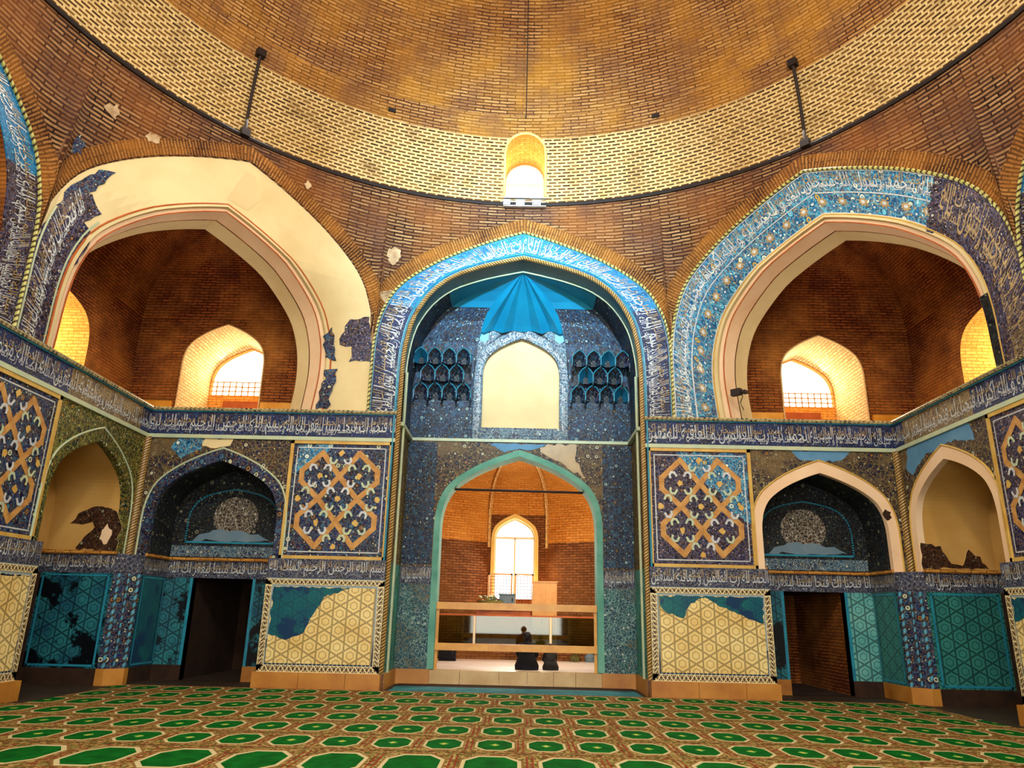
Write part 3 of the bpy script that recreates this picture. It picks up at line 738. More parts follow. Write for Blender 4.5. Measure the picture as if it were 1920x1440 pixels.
def corner_post(fr, m, label):
    """pilaster in the inner corner of the hall, standing on a stone block"""
    t = thing('corner_pilaster', label, 'pilaster', fr.p(m*7.8, 0, .2))
    c = fr.p(m*8, 0, 0); s = m*-1
    def P(x, y, z): return Vector((c.x-m*x, c.y-y, z))       # x from the side wall, y from the front wall
    mb = MB(); pts = [(.0, .39), (.1, .365), (.365, .1), (.39, .0)]
    for (a, b), mt in zip(zip(pts, pts[1:]), ('mos_cobalt', 'mos_cobalt', 'mos_cobalt')):
        L = math.dist(a, b); mb.face([P(*a, .3), P(*b, .3), P(*b, ZL), P(*a, ZL)], [(0, .3), (L, .3), (L, ZL), (0, ZL)], mt)
    mb.build('shaft', t)
    for k, q in enumerate(((.1, .365), (.365, .1), (.235, .24))):
        mb = MB(); tube(mb, [P(q[0]+.01, q[1]+.01, .3+.1*i*(ZL-.3)/1.77) for i in range(int(1.77/.1)+1)]+[P(q[0]+.01, q[1]+.01, ZL)], .032 if k < 2 else .02, 'rope_blue', 8); mb.build('twisted_shaft_edge', t)
    mb = MB()
    for a, b in zip(pts, pts[1:]):
        L = math.dist(a, b); mb.face([P(*a, ZL), P(*b, ZL), P(*b, ZD), P(*a, ZD)], [(0, 0), (L, 0), (L, .38), (0, .38)], 'mos_band')
    mb.face([P(0, 0, ZD)]+[P(*a, ZD) for a in pts], [(0, 0)]*5, 'brick_gold'); mb.build('capital_band', t)
    mb = MB(); q = [(.0, .42), (.16, .42), (.42, .16), (.42, .0)]
    for a, b in zip(q, q[1:]): L = math.dist(a, b); mb.face([P(*a, 0), P(*b, 0), P(*b, .3), P(*a, .3)], [(0, 0), (L, 0), (L, .3), (0, .3)], 'plinth')
    mb.face([P(0, 0, .3)]+[P(*a, .3) for a in q], [(0, 0)]*5, 'plinth'); mb.build('stone_base', t)
    mb = MB(); tube(mb, [P(.05, .05, ZD), P(.05, .05, ZB-.02)], .07, 'rope', 8); mb.build('gold_corner_rib', t)

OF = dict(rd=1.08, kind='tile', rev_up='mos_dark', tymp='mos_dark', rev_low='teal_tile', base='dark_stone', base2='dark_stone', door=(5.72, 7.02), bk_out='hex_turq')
niche(FRONT, -1, 'dark arched niche with blue tiled border left of the central recess, doorway below', dict(OF, span='mos_mixed', edge='mos_cobalt',
      sp_patch=[('cream', [(6.75, 4.93), (6.15, 4.93), (6.2, 4.78), (6.5, 4.72), (6.8, 4.75)]), ('mos_turq', [(7.3, 4.93), (6.75, 4.93), (6.8, 4.7), (7.2, 4.5), (7.45, 4.7)])]))
niche(FRONT, 1, 'dark arched niche with wide cream border right of the central recess, doorway below', dict(OF, span='mos_mixed', edge='cream_pink', line='gold', rev_low='hex_green', bk_out='hex_turq2', base='plinth',
      sp_patch=[('blue_plaster', [(5.75, 4.93), (7.0, 4.93), (6.8, 4.72), (6.35, 4.70), (5.95, 4.72)])]))
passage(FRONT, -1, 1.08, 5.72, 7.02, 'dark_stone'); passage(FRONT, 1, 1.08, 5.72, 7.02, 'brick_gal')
OS = dict(rd=1.45, kind='plaster', rev_up='ochre', tymp='ochre', rev_low='hex_turq', base='dark_stone', base2='dark_stone', door=(5.3, 7.0), bk_out='dark_stone')
niche(LEFT, 1, 'ochre plastered niche in the left wall with a torn tile remnant, beside the corner', dict(OS, span='mos_green', edge='mos_green', rem=[
      [(.02, 2.52), (.02, 3.0), (.15, 3.28), (.5, 3.4), (.85, 3.28), (1.05, 3.05), (.8, 3.0), (.6, 3.08), (.52, 2.95), (.7, 2.75), (.85, 2.52)]]))
niche(RIGHT, -1, 'ochre plastered niche with wide cream border in the right wall, beside the corner', dict(OS, span='mos_mixed', edge='cream_pink', line='gold', rev_low='hex_green',
      rem=[[(.0, 2.52), (1.3, 2.52), (1.15, 2.75), (.95, 2.9), (.8, 2.6), (.6, 2.62), (.4, 2.95), (.0, 3.0)]],
      sp_patch=[('blue_plaster', [(7.55, 4.93), (5.4, 4.93), (5.3, 4.6), (5.9, 4.72), (6.3, 4.70), (6.9, 4.66), (7.5, 4.35), (7.7, 4.5)])]))
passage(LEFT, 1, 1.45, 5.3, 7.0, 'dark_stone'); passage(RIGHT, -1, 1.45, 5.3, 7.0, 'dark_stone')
corner_post(FRONT, -1, 'slim blue tiled corner pilaster on a golden stone block, left corner')
corner_post(FRONT, 1, 'slim blue tiled corner pilaster on a golden stone block, right corner')
diamond(FRONT, -1, 'blue mosaic panel with ochre diamond lattice left of the central recess, below the cream arch', 'mos_cobalt', ('mos_turq', [(4.7, 4.8), (3.9, 4.85), (4.75, 4.2)]))
diamond(FRONT, 1, 'mosaic panel with ochre diamonds right of the central recess, its right part turquoise', 'mos_navy', ('mos_turq', [(3.3, 4.82), (4.8, 4.82), (4.8, 3.4), (4.4, 3.5), (4.2, 4.0), (3.6, 4.3)]))
diamond(LEFT, 1, 'diamond lattice mosaic panel on the left side wall, cut by the photo edge', 'mos_cobalt')
diamond(RIGHT, -1, 'diamond lattice mosaic panel on the right side wall, cut by the photo edge', 'mos_navy')
dado(FRONT, -1, 'cream star-tiled pier base left of the central recess, dark turquoise remnant at upper left', [('teal_tile', [(1, 1), (.28, 1), (.36, .86), (.5, .8), (.58, .6), (.64, .42), (.78, .34), (1, .4)])], 0)
dado(FRONT, 1, 'cream star-tiled pier base right of the central recess, turquoise strip along its top', [('teal_tile', [(0, 1), (1, 1), (1, .62), (.8, .68), (.6, .78), (.45, .9), (.33, .82), (.27, .66), (.12, .72), (0, .8)])], 3)
dado(LEFT, 1, 'greenish cream star-tiled pier base at the left edge of the photo', [('teal_tile', [(1, 1), (.4, 1), (.5, .95), (.8, .93), (1, .9)])], 1)
dado(RIGHT, -1, 'star-tiled pier base at the right edge of the photo', [('teal_tile', [(1, 1), (.3, 1), (.4, .8), (.7, .78), (1, .7)])], 2)
frieze(FRONT, -8, -2.66, 'cobalt inscription frieze over the left niche, ending at the central recess', 'frieze', 0)
frieze(FRONT, 2.66, 8, 'cobalt inscription frieze over the right niche, ending at the central recess', 'frieze', 3)
frieze(LEFT, 2.0, 8, 'slanting inscription frieze along the left side wall, partly worn to tan', 'frieze', 1, worn=(5.0, 7.6))
frieze(RIGHT, -8, -2.0, 'slanting inscription frieze along the right side wall, partly worn to tan', 'frieze', 2, worn=(-7.6, -5.2))

# ------------------------------------------------------------------ central recess (iwan)
fr = FRONT; xf = lambda q: FRONT.p(q.x, q.z, q.y)
t = thing('arch_surround', 'turquoise and navy inscribed pointed arch band around the tall central recess', 'arch band', (0, D, ZT))
mb = MB(); nn = len(FA_IN)
def seg_mat(A, B, cut, m_lo, m_hi, d, mb, frx, side=None):
    """lower legs one material, upper part another"""
    lo = [i for i in range(len(A)) if A[i][1] <= cut or B[i][1] <= cut]
    i0 = max(i for i in lo if i < len(A)//2); i1 = min(i for i in lo if i > len(A)//2)
    band(mb, frx, A[:i0+1], B[:i0+1], d, -.0, m_lo, side); band(mb, frx, A[i0:i1+1], B[i0:i1+1], d, -.0, m_hi, side); band(mb, frx, A[i1:], B[i1:], d, -.0, m_lo, side)
seg_mat(FA_IN, FA_OUT, 8.2, 'frieze', 'frieze_turq', .02, mb, FRONT); mb.build('ground', t)
mb = MB(); fn, L = along(lerp2(FA_IN, FA_OUT, .14), lerp2(FA_IN, FA_OUT, .88), FRONT, .027); letters(mb, L, .52, fn, 1); mb.build('lettering', t)['label'] = 'white Arabic lettering'
mb = MB(); tube(mb, [FRONT.p(*p, .04) for p in lerp2(FA_IN, FA_OUT, .985)], .032, 'rope_green', 6)
for k in (.1, .92):
    Q = lerp2(FA_IN, FA_OUT, k)
    for a, b in zip(Q, Q[1:]): ribbon(mb, FRONT, [a, b], .018, .026, 'teal_line')
mb.build('outer_rope_moulding', t)
J = arch(IW, 6.6, 9.32, .3)
mb = MB(); tube(mb, [FRONT.p(p[0], p[1], .03) for p in offset(J, .0)], .05, 'rope', 8); mb.build('gold_rope_moulding', t)
mb = MB(); tube(mb, [FRONT.p(p[0], p[1], .03) for p in offset(J, .1)], .022, 'teal_line', 6); mb.build('teal_rope_moulding', t)

t = thing('recess_side_wall', 'green glazed left side wall of the central recess', 'wall lining', (-IW, D, 0)); ts = [t, thing('recess_side_wall', 'green glazed right side wall of the central recess', 'wall lining', (IW, D, 0))]
for sx, t in zip((-1, 1), ts):
    x = sx*IW; dd = ID
    for nm, z0, z1, mt in (('stone_base', 0, .3, 'plinth'), ('lower_lining', .3, ZD, 'reveal'), ('upper_lining', ZD, 5.36, 'reveal_gold'), ('vault_lining', 5.36, 6.62, 'mos_iwan')):
        mb = MB(); xi = x-sx*(.05 if z0 == 0 else .0)
        mb.face([FRONT.p(xi, z0, 0), FRONT.p(xi, z0, -dd), FRONT.p(xi, z1, -dd), FRONT.p(xi, z1, 0)], [(0, z0), (dd, z0), (dd, z1), (0, z1)], mt)
        if z0 == 0: mb.face([FRONT.p(x, z1, 0), FRONT.p(x, z1, -dd), FRONT.p(xi, z1, -dd), FRONT.p(xi, z1, 0)], [(0, 0)]*4, mt)
        mb.build(nm, t)
    mb = MB(); mb.box(x-sx*.09 if sx > 0 else x, x if sx > 0 else x-sx*.09, -dd+.0, -.14, 5.33, 5.41, 'pale_line', xf=xf); mb.build('string_course', t)
    mb = MB(); tube(mb, [FRONT.p(x-sx*.06, .3, -.32), FRONT.p(x-sx*.06, 6.6, -.32)], .028, 'pale_line', 6); mb.build('slim_colonnette', t)
# back wall of the recess
bw = thing('mosaic_wall', 'mosaic back wall of the central recess, pierced by the pointed opening to the brick chamber', 'tiled wall', (0, D+ID, 0))
OA = arch(1.78, 3.35, 5.0, .3, HP=HP2)
OB = arch(1.92, 3.35, 5.15, .3, HP=HP2)
mb = MB(); P = [(-IW, .3)]+[(-IW, 5.36), (IW, 5.36), (IW, .3)]+OB[::-1]
slab(mb, FRONT, [P], -ID, -ID-.3, 'mos_mixed'); mb.build('spandrel_mosaic', bw)
for s in (-1, 1):
    a, b = sorted((s*1.94, s*2.62)); mb = MB(); slab(mb, FRONT, [rect(a, b, ZD+.05, 5.3)], -ID+.006, -ID+.006, 'mos_iwan'); mb.build('side_mosaic', bw)
    a, b = sorted((s*1.92, s*2.62)); mb = MB(); mb.box(a, b, -ID, -ID+.03, .3, ZL, 'mos_greysilver', xf=xf); mb.build('lower_mosaic', bw)
    mb = MB(); mb.box(a, b, -ID, -ID+.035, ZL, ZD, 'mos_band', xf=xf); o = mb.build('inscription_band', bw)
    mb = MB(); letters(mb, b-a, .36, lambda q, v: FRONT.p(a+q, ZL+.03+v*.32, -ID+.042), 1, rows=((.0, .98, .7), (.3, 1.0, .5))); mb.build('lettering', o)
mb = MB(); band(mb, FRONT, OA, OB, -ID+.03, -ID-.5, 'teal_wall'); mb.build('opening_edge', bw)['label'] = 'pale teal glazed edge of the opening'
mb = MB(); mb.box(-IW, IW, -ID, -ID+.03, 5.33, 5.40, 'pale_line', xf=xf); mb.build('string_course', bw)
mb = MB(); slab(mb, FRONT, [jag([(-.75, 5.3), (.62, 5.3), (.3, 5.16), (.0, 5.18), (-.35, 5.1)], .02, .08, 2)], -ID+.01, -ID+.01, 'blue_plaster'); mb.build('blue_plaster_patch', bw)
mb = MB(); slab(mb, FRONT, [jag([(.65, 5.32), (1.35, 5.3), (1.3, 5.0), (1.55, 4.5), (1.2, 4.7), (.7, 5.0), (.45, 5.15)], .04, .08, 9)], -ID+.01, -ID+.01, 'letter_gold'); mb.build('worn_patch', bw)
for a, b in ((-IW, -1.86), (1.86, IW)): mb = MB(); mb.box(a, b, -ID, -ID+.1, 0, .3, 'plinth', xf=xf); mb.build('stone_base', bw)
# upper back wall
cw = thing('blind_window', 'cream plastered blind window in a pale turquoise inscribed frame, above the opening', 'blind window', (0, D+ID, 5.4))
WI = arch(.93, 6.95, 7.95, 5.68, HP=HP2); WO = arch(1.13, 6.95, 8.22, 5.5, HP=HP2)
mb = MB(); slab(mb, FRONT, [WI], -ID-.12, -ID-.12, 'cream'); tunnel(mb, FRONT, WI, -ID+.02, -ID-.12, 'cream_pink')
mb.face([FRONT.p(-.93, 5.68, -ID+.02), FRONT.p(.93, 5.68, -ID+.02), FRONT.p(.93, 5.68, -ID-.12), FRONT.p(-.93, 5.68, -ID-.12)], [(0, 0)]*4, 'cream_pink'); mb.build('plaster_infill', cw)
mb = MB(); band(mb, FRONT, WI, WO, -ID+.02, -ID-.12, 'mos_pale'); slab(mb, FRONT, [[(-1.13, 5.5), (-.93, 5.68), (.93, 5.68), (1.13, 5.5)]], -ID+.02, -ID, 'mos_pale'); fo = mb.build('tiled_frame', cw)
mb = MB(); fn, L = along(lerp2(WI, WO, .08), lerp2(WI, WO, .92), FRONT, -ID+.027); letters(mb, L, .2, fn, 2, rows=((.0, .98, .8),)); mb.build('lettering', fo)
upw = thing('upper_mosaic', 'blue mosaic upper wall of the central recess around the blind window', 'tiled wall', (0, D+ID, 5.4))
mb = MB(); slab(mb, FRONT, [[(-IW, 5.36), (-IW, 6.7), (-1.17, 6.7), (-1.17, 8.3), (1.17, 8.3), (1.17, 6.7), (IW, 6.7), (IW, 5.36), (1.13, 5.36), (1.13, 5.5)]+WO[::-1][0:]+[(-1.13, 5.5), (-1.13, 5.36)]], -ID, -ID-.1, 'mos_iwan'); mb.build('mosaic_field', upw)
mb = MB()
slab(mb, FRONT, [[(-1.13, 5.38), (1.13, 5.38), (1.13, 5.5), (-1.13, 5.5)]], -ID+.01, -ID, 'mos_pale'); mb.build('sill_border', upw)
for s in (-1, 1):
    mb = MB(); slab(mb, FRONT, [[(s*1.13, 7.3), (s*1.13, 8.28), (s*.1, 8.28)]+[(s*x, z) for x, z in ((.35, 8.17), (.62, 7.98), (.88, 7.7), (1.02, 7.45))]], -ID+.012, -ID, 'mos_pale'); mb.build('pale_spandrel', upw)
for s in (-1, 1):
    mb = MB(); slab(mb, FRONT, [[(s*(.93+.13*math.cos(k*PI/3+.5)), 7.98+.16*math.sin(k*PI/3+.5)) for k in range(6)]], -ID+.02, -ID, 'fan'); mb.build('turquoise_hexagon', upw)
# half dome
hd = thing('half_dome', 'folded turquoise fan vault filling the head of the central recess', 'vault', (0, D, 6.6))
def meridian(px, py, zs, f, apex=(0, D+.12, 9.24), fold=0.0):
    """point on the vault above plan point, f=1 at the springing, 0 at the apex"""
    x = apex[0]+(px-apex[0])*f; y = apex[1]+(py-apex[1])*f
    z = zs+(apex[2]-zs)*prof(f)
    return Vector((x, y, z))
NJ = 14; FS = [1-(j/NJ)**1.3 for j in range(NJ+1)]
def vault(mb, plan, zs, m, fold=0, apex=(0, D+.12, 9.24), lin=0.0):
    cols = []
    for i, (x, y) in enumerate(plan):
        c = []
        for f in FS:
            q = meridian(x, y, zs, f, apex)
            if lin: q.z = q.z*(1-lin)+(zs+(apex[2]-zs)*(1-f))*lin
            if fold: q.z -= (fold if i % 2 else 0)*min(1, f*2)*(1 if f > 0.02 else 0); q.y -= (fold*.8 if i % 2 else 0)*min(1, f*2)
            c.append(q)
        cols.append(c)
    for i in range(len(cols)-1):
        for j in range(NJ):
            mb.face([cols[i][j], cols[i+1][j], cols[i+1][j+1], cols[i][j+1]], [(i*.3, j*.2), (i*.3+.3, j*.2), (i*.3+.3, j*.2+.2), (i*.3, j*.2+.2)], m)
    return cols
B_ = D+ID; SD = .42; AP = (0, D+SD+.02, 9.2)
JV = arch(IW, 6.6, 9.2, 5.36); JF = arch(IW, 6.6, 9.32, 5.36)
mb = MB(); L = 0
for i in range(len(JV)-1):
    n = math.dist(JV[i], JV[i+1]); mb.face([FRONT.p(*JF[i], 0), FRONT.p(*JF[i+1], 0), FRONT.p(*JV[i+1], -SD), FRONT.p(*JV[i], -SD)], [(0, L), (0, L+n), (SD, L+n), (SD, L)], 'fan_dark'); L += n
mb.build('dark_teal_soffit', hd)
mb = MB(); tube(mb, [FRONT.p(p[0], p[1], -SD+.01) for p in offset(JV, -.02)], .018, 'pale_line', 5); mb.build('pale_rib', hd)
mb = MB(); mid = []
K = [(-1.17, 0), (-.93, 1), (-.7, 0), (-.47, 1), (-.23, 0), (0, .5), (.23, 0), (.47, 1), (.7, 0), (.93, 1), (1.17, 0)]
cols = []
for x, fd in K:
    c = []
    for f in [1-j/NJ for j in range(NJ+1)]:
        q = Vector((x*f, AP[1]+(B_-.02-AP[1])*f, 8.15+(AP[2]-8.15)*((1-f)**.85))); q.z -= fd*.16*f*(1-.3*f); q.y -= fd*.1*f; c.append(q)
    cols.append(c)
for i in range(len(cols)-1):
    for j in range(NJ): mb.face([cols[i][j], cols[i+1][j], cols[i+1][j+1], cols[i][j+1]], [(0, 0)]*4, 'fan')
mb.build('folded_fan', hd)
def side_plan(s): return [(s*1.17, B_)]+[(s*x, B_) for x in (1.5, 1.9, 2.3, IW)]+[(s*IW, D+SD+(ID-SD)*k) for k in (.66, .33, .0)]
for s in (-1, 1):
    mb = MB(); cs = vault(mb, side_plan(s), 6.6, 'mos_iwan', apex=AP); mb.build('tiled_side_vault', hd)
    mb = MB(); A = cs[0]; Bq = cols[0 if s < 0 else -1]
    mb.face([Vector((s*1.17, B_, 6.6)), Vector((s*1.17, B_, 8.3)), A[2]], [(0, 0)]*3, 'mos_iwan')
    for j in range(NJ): mb.face([A[j], A[j+1], Bq[j+1], Bq[j]], [(0, j*.2), (0, j*.2+.2), (.3, j*.2+.2), (.3, j*.2)], 'fan')
    mb.build('fan_cheek', hd)
    mb = MB(); cs2 = []
    for (x, y) in side_plan(s): cs2.append([meridian(x, y, 6.6, f, AP)+Vector((-s*.01, -.0, -.03)) for f in [.66-.66*q/8 for q in range(9)]])
    for i in range(len(cs2)-1):
        for j in range(8): mb.face([cs2[i][j], cs2[i+1][j], cs2[i+1][j+1], cs2[i][j+1]], [(0, 0)]*4, 'fan')
    mb.build('plain_turquoise_web', hd)
    # muqarnas tiers: contiguous pointed cells stepping forward
    g = random.Random(3+s)
    for row, (z, off, h) in enumerate(((6.35, .05, .36), (6.75, .24, .36), (7.12, .42, .34))):
        n = 4; x0_, x1_ = 1.2, 2.56
        for k in range(n + (row % 2)):
            w = (x1_-x0_)/n/2; xc = x0_+w*(2*k+1)-(w if row % 2 else 0)
            if xc-w < x0_-.01 or xc+w > x1_+.01: continue
            mb = MB(); x = s*xc; y = B_-off; dp = .2; mm = ('mos_iwan', 'mos_iwan', 'mos_cobalt', 'fan_dark')[g.randrange(4)]
            # hooded niche: outline of a pointed arch in front, running back to a hollow
            O_ = [(-w, z), (-w, z+h*.55), (-w*.6, z+h*.82), (0, z+h), (w*.6, z+h*.82), (w, z+h*.55), (w, z)]
            F_ = [Vector((x+a, y-dp+abs(a)*.5, b)) for a, b in O_]; Bk = [Vector((x+a*.35, y+.04, z+(b-z)*.5)) for a, b in O_]
            for i in range(6): mb.face([F_[i], F_[i+1], Bk[i+1], Bk[i]], [(i*.1, 0), (i*.1+.1, 0), (i*.1+.1, .2), (i*.1, .2)], mm)
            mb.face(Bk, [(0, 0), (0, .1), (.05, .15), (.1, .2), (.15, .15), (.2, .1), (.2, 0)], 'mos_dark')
            # shelf over the cell and drop foot
            for i in range(1, 5): mb.face([F_[i], F_[i+1], Vector((F_[i+1].x, B_-.0, z+h+.05)), Vector((F_[i].x, B_, z+h+.05))], [(0, 0), (.1, 0), (.1, .2), (0, .2)], 'mos_iwan')
            for e in (0, 6): tube(mb, [F_[e], F_[e]+Vector((0, .06, -.14))], .028, 'mos_iwan', 5)
            for a, b in zip(F_, F_[1:]): tube(mb, [a, b], .013, 'teal_line', 5)
            mb.build('muqarnas_cell', hd)

# ------------------------------------------------------------------ corner (squinch) arches
def px(fr, a, b, d=0.0): return (a, b)
def squinch(fr, side, label):
    sh = .05*side
    A = arch(2.66, 6.2, 9.08, ZT, sh, HP=HP2); Bi = arch(2.50, 6.2, 8.94, ZT, sh, HP=HP2)
    lean = lambda P: [(x+.26*side*((z-ZT)/3.5)**1.5, z) for x, z in P]
    A = lean(A); Bi = lean(Bi); O = DG_OUT
    t = thing('arch_surround', label, 'arch band', fr.p(0, ZT, 0))
    mb = MB(); band(mb, fr, A, O, .0, -.3, 'cream' if side < 0 else 'mos_turq', 'cream'); g = mb.build('ground', t)
    # stepped moulding and deep reveal
    mb = MB(); band(mb, fr, Bi, lerp2(Bi, A, .55), -.06, -.2, 'cream_pink'); band(mb, fr, lerp2(Bi, A, .55), A, .03, -.06, 'cream'); mb.build('plaster_moulding', t)
    mb = MB(); tube(mb, [fr.p(*q, .02) for q in A], .02, 'wood_red' if side < 0 else 'gold', 6); tube(mb, [fr.p(*q, -.04) for q in Bi], .014, 'wood_red', 6); mb.build('moulding_line', t)
    mb = MB(); tunnel(mb, fr, Bi, -.2, -.5, 'cream_pink'); tunnel(mb, fr, offset(Bi, .03), -.5, -.54, 'cream'); tunnel(mb, fr, Bi, -.54, -1.05, 'cream'); mb.build('plaster_reveal', t)
    if side > 0:
        M1 = lerp2(A, O, .46)
        mb = MB(); fn, L = along(lerp2(A, O, .52), lerp2(A, O, .93), fr, .010); letters(mb, L, .50, fn, 2); mb.build('lettering', t)['label'] = 'white Arabic lettering'
        mb = MB()
        for k, w in ((.03, .02), (.48, .022), (.95, .02)):
            mb = MB(); Q = lerp2(A, O, k)
            for a, b in zip(Q, Q[1:]): ribbon(mb, fr, [a, b], w, .012, 'letter')
            mb.build('border_line', t)
        mb = MB(); fn, L = along(A, M1, fr, .008); k = .25
        i = 0
        while k < L-.2:
            rr = .1 if i % 2 == 0 else .06; vv = .62 if i % 2 == 0 else .4
            c = [fn(k+rr*math.cos(q*PI/8)*(1.1 if q % 2 else .65), vv+2.1*rr*math.sin(q*PI/8)*(1.1 if q % 2 else .65)) for q in range(16)]
            mb.face(c, [(0, 0)]*16, 'letter_gold' if i % 2 == 0 else 'frieze_turq')
            c = [fn(k+rr*.4*math.cos(q*PI/4), vv+2.1*rr*.4*math.sin(q*PI/4)) for q in range(8)]; mb.face([p_+fr.n*.004 for p_ in c], [(0, 0)]*8, 'letter'); k += .2; i += 1
        mb.build('rosette', t)
        mb = MB(); tube(mb, [fr.p(*q, .03) for q in lerp2(A, O, .99)], .034, 'rope_green', 6); mb.build('rope_moulding', t)
        # darker unrestored stretch towards the side wall
        mb = MB(); Q = [i for i in range(len(A)) if i >= len(A)*.5 and A[i][1] < 8.05]
        g4 = random.Random(4); band(mb, fr, [A[i] for i in Q], [O[i] for i in Q], .034, .03, 'mos_navy')
        for k in range(7):
            a = Vector(A[Q[0]]).lerp(Vector(O[Q[0]]), (k+.5)/7); slab(mb, fr, [blob(a.x-.03, a.y+.03, .14, .12, k, 9)], .033, .03, 'mos_navy')
        fn, L = along([lerp2(A, O, .15)[i] for i in Q], [lerp2(A, O, .9)[i] for i in Q], fr, .037); letters(mb, L, .5, fn, 1, m='letter_gold'); mb.build('unrestored_dark_tiles', t)
        mb = MB(); Q = [i for i in range(len(A)) if i >= len(A)*.5 and A[i][1] < 6.9]
        band(mb, fr, [Bi[i] for i in Q], [lerp2(Bi, A, .9)[i] for i in Q], .036, -.2, 'mos_dark'); mb.build('tile_remnant', t)
    else:
        # surviving tiles on the plaster: large one towards the side wall, blocks on the other foot
        for k, (P, mt) in enumerate((
            ([(-3.29, 5.6), (-2.68, 5.6), (-2.68, 6.4), (-2.64, 6.9), (-2.5, 7.25), (-2.45, 7.6), (-2.62, 7.75), (-2.42, 8.0), (-2.62, 8.3), (-2.95, 8.2), (-3.05, 7.95), (-3.25, 7.3)], 'mos_navy'),
            ([(-3.15, 7.7), (-2.95, 8.3), (-2.6, 8.75), (-2.35, 8.85), (-2.55, 8.45), (-2.9, 8.0)], 'mos_cobalt'),
            ([(2.6, 7.15), (2.75, 7.6), (3.15, 7.75), (3.3, 7.0), (3.3, 6.75), (2.9, 6.68), (2.88, 7.02), (2.64, 7.02)], 'mos_navy'),
            ([(2.5, 5.62), (2.68, 5.62), (2.68, 6.5), (2.5, 6.45)], 'mos_cobalt'),
            ([(2.42, 6.7), (2.6, 6.65), (2.5, 7.1), (2.38, 7.35), (2.3, 7.15)], 'mos_cobalt'))):
            mb = MB(); slab(mb, fr, [jag(P, .03, .09, k+2)], .05 if k > 2 else .015, 0, mt); mb.build('tile_remnant', t)
        mb = MB(); 
        for k in (.08, .86):
            Q = [q for q in lerp2(A, O, k) if q[0] < -1 and q[1] < 7.9]
            for a, b in zip(Q, Q[1:]): ribbon(mb, fr, [a, b], .03, .02, 'pale_line')
        mb.build('border_line', t)
        mb = MB(); fn, L = along(lerp2(A, O, .3), lerp2(A, O, .8), fr, .022); letters(mb, 2.6, .42, fn, 2); mb.build('lettering', t)
        mb = MB(); slab(mb, fr, [[(-.35, 9.2), (.1, 9.12), (.35, 9.5), (.15, 9.95), (-.05, 9.98)]], .004, .004, 'cream2'); mb.build('newer_plaster', t)
    return Bi
BL = squinch(DL, -1, 'broad cream plastered corner arch with a few blue tile remnants, upper left')
BR = squinch(DR, 1, 'blue corner arch with white inscription and gold rosettes, upper right')

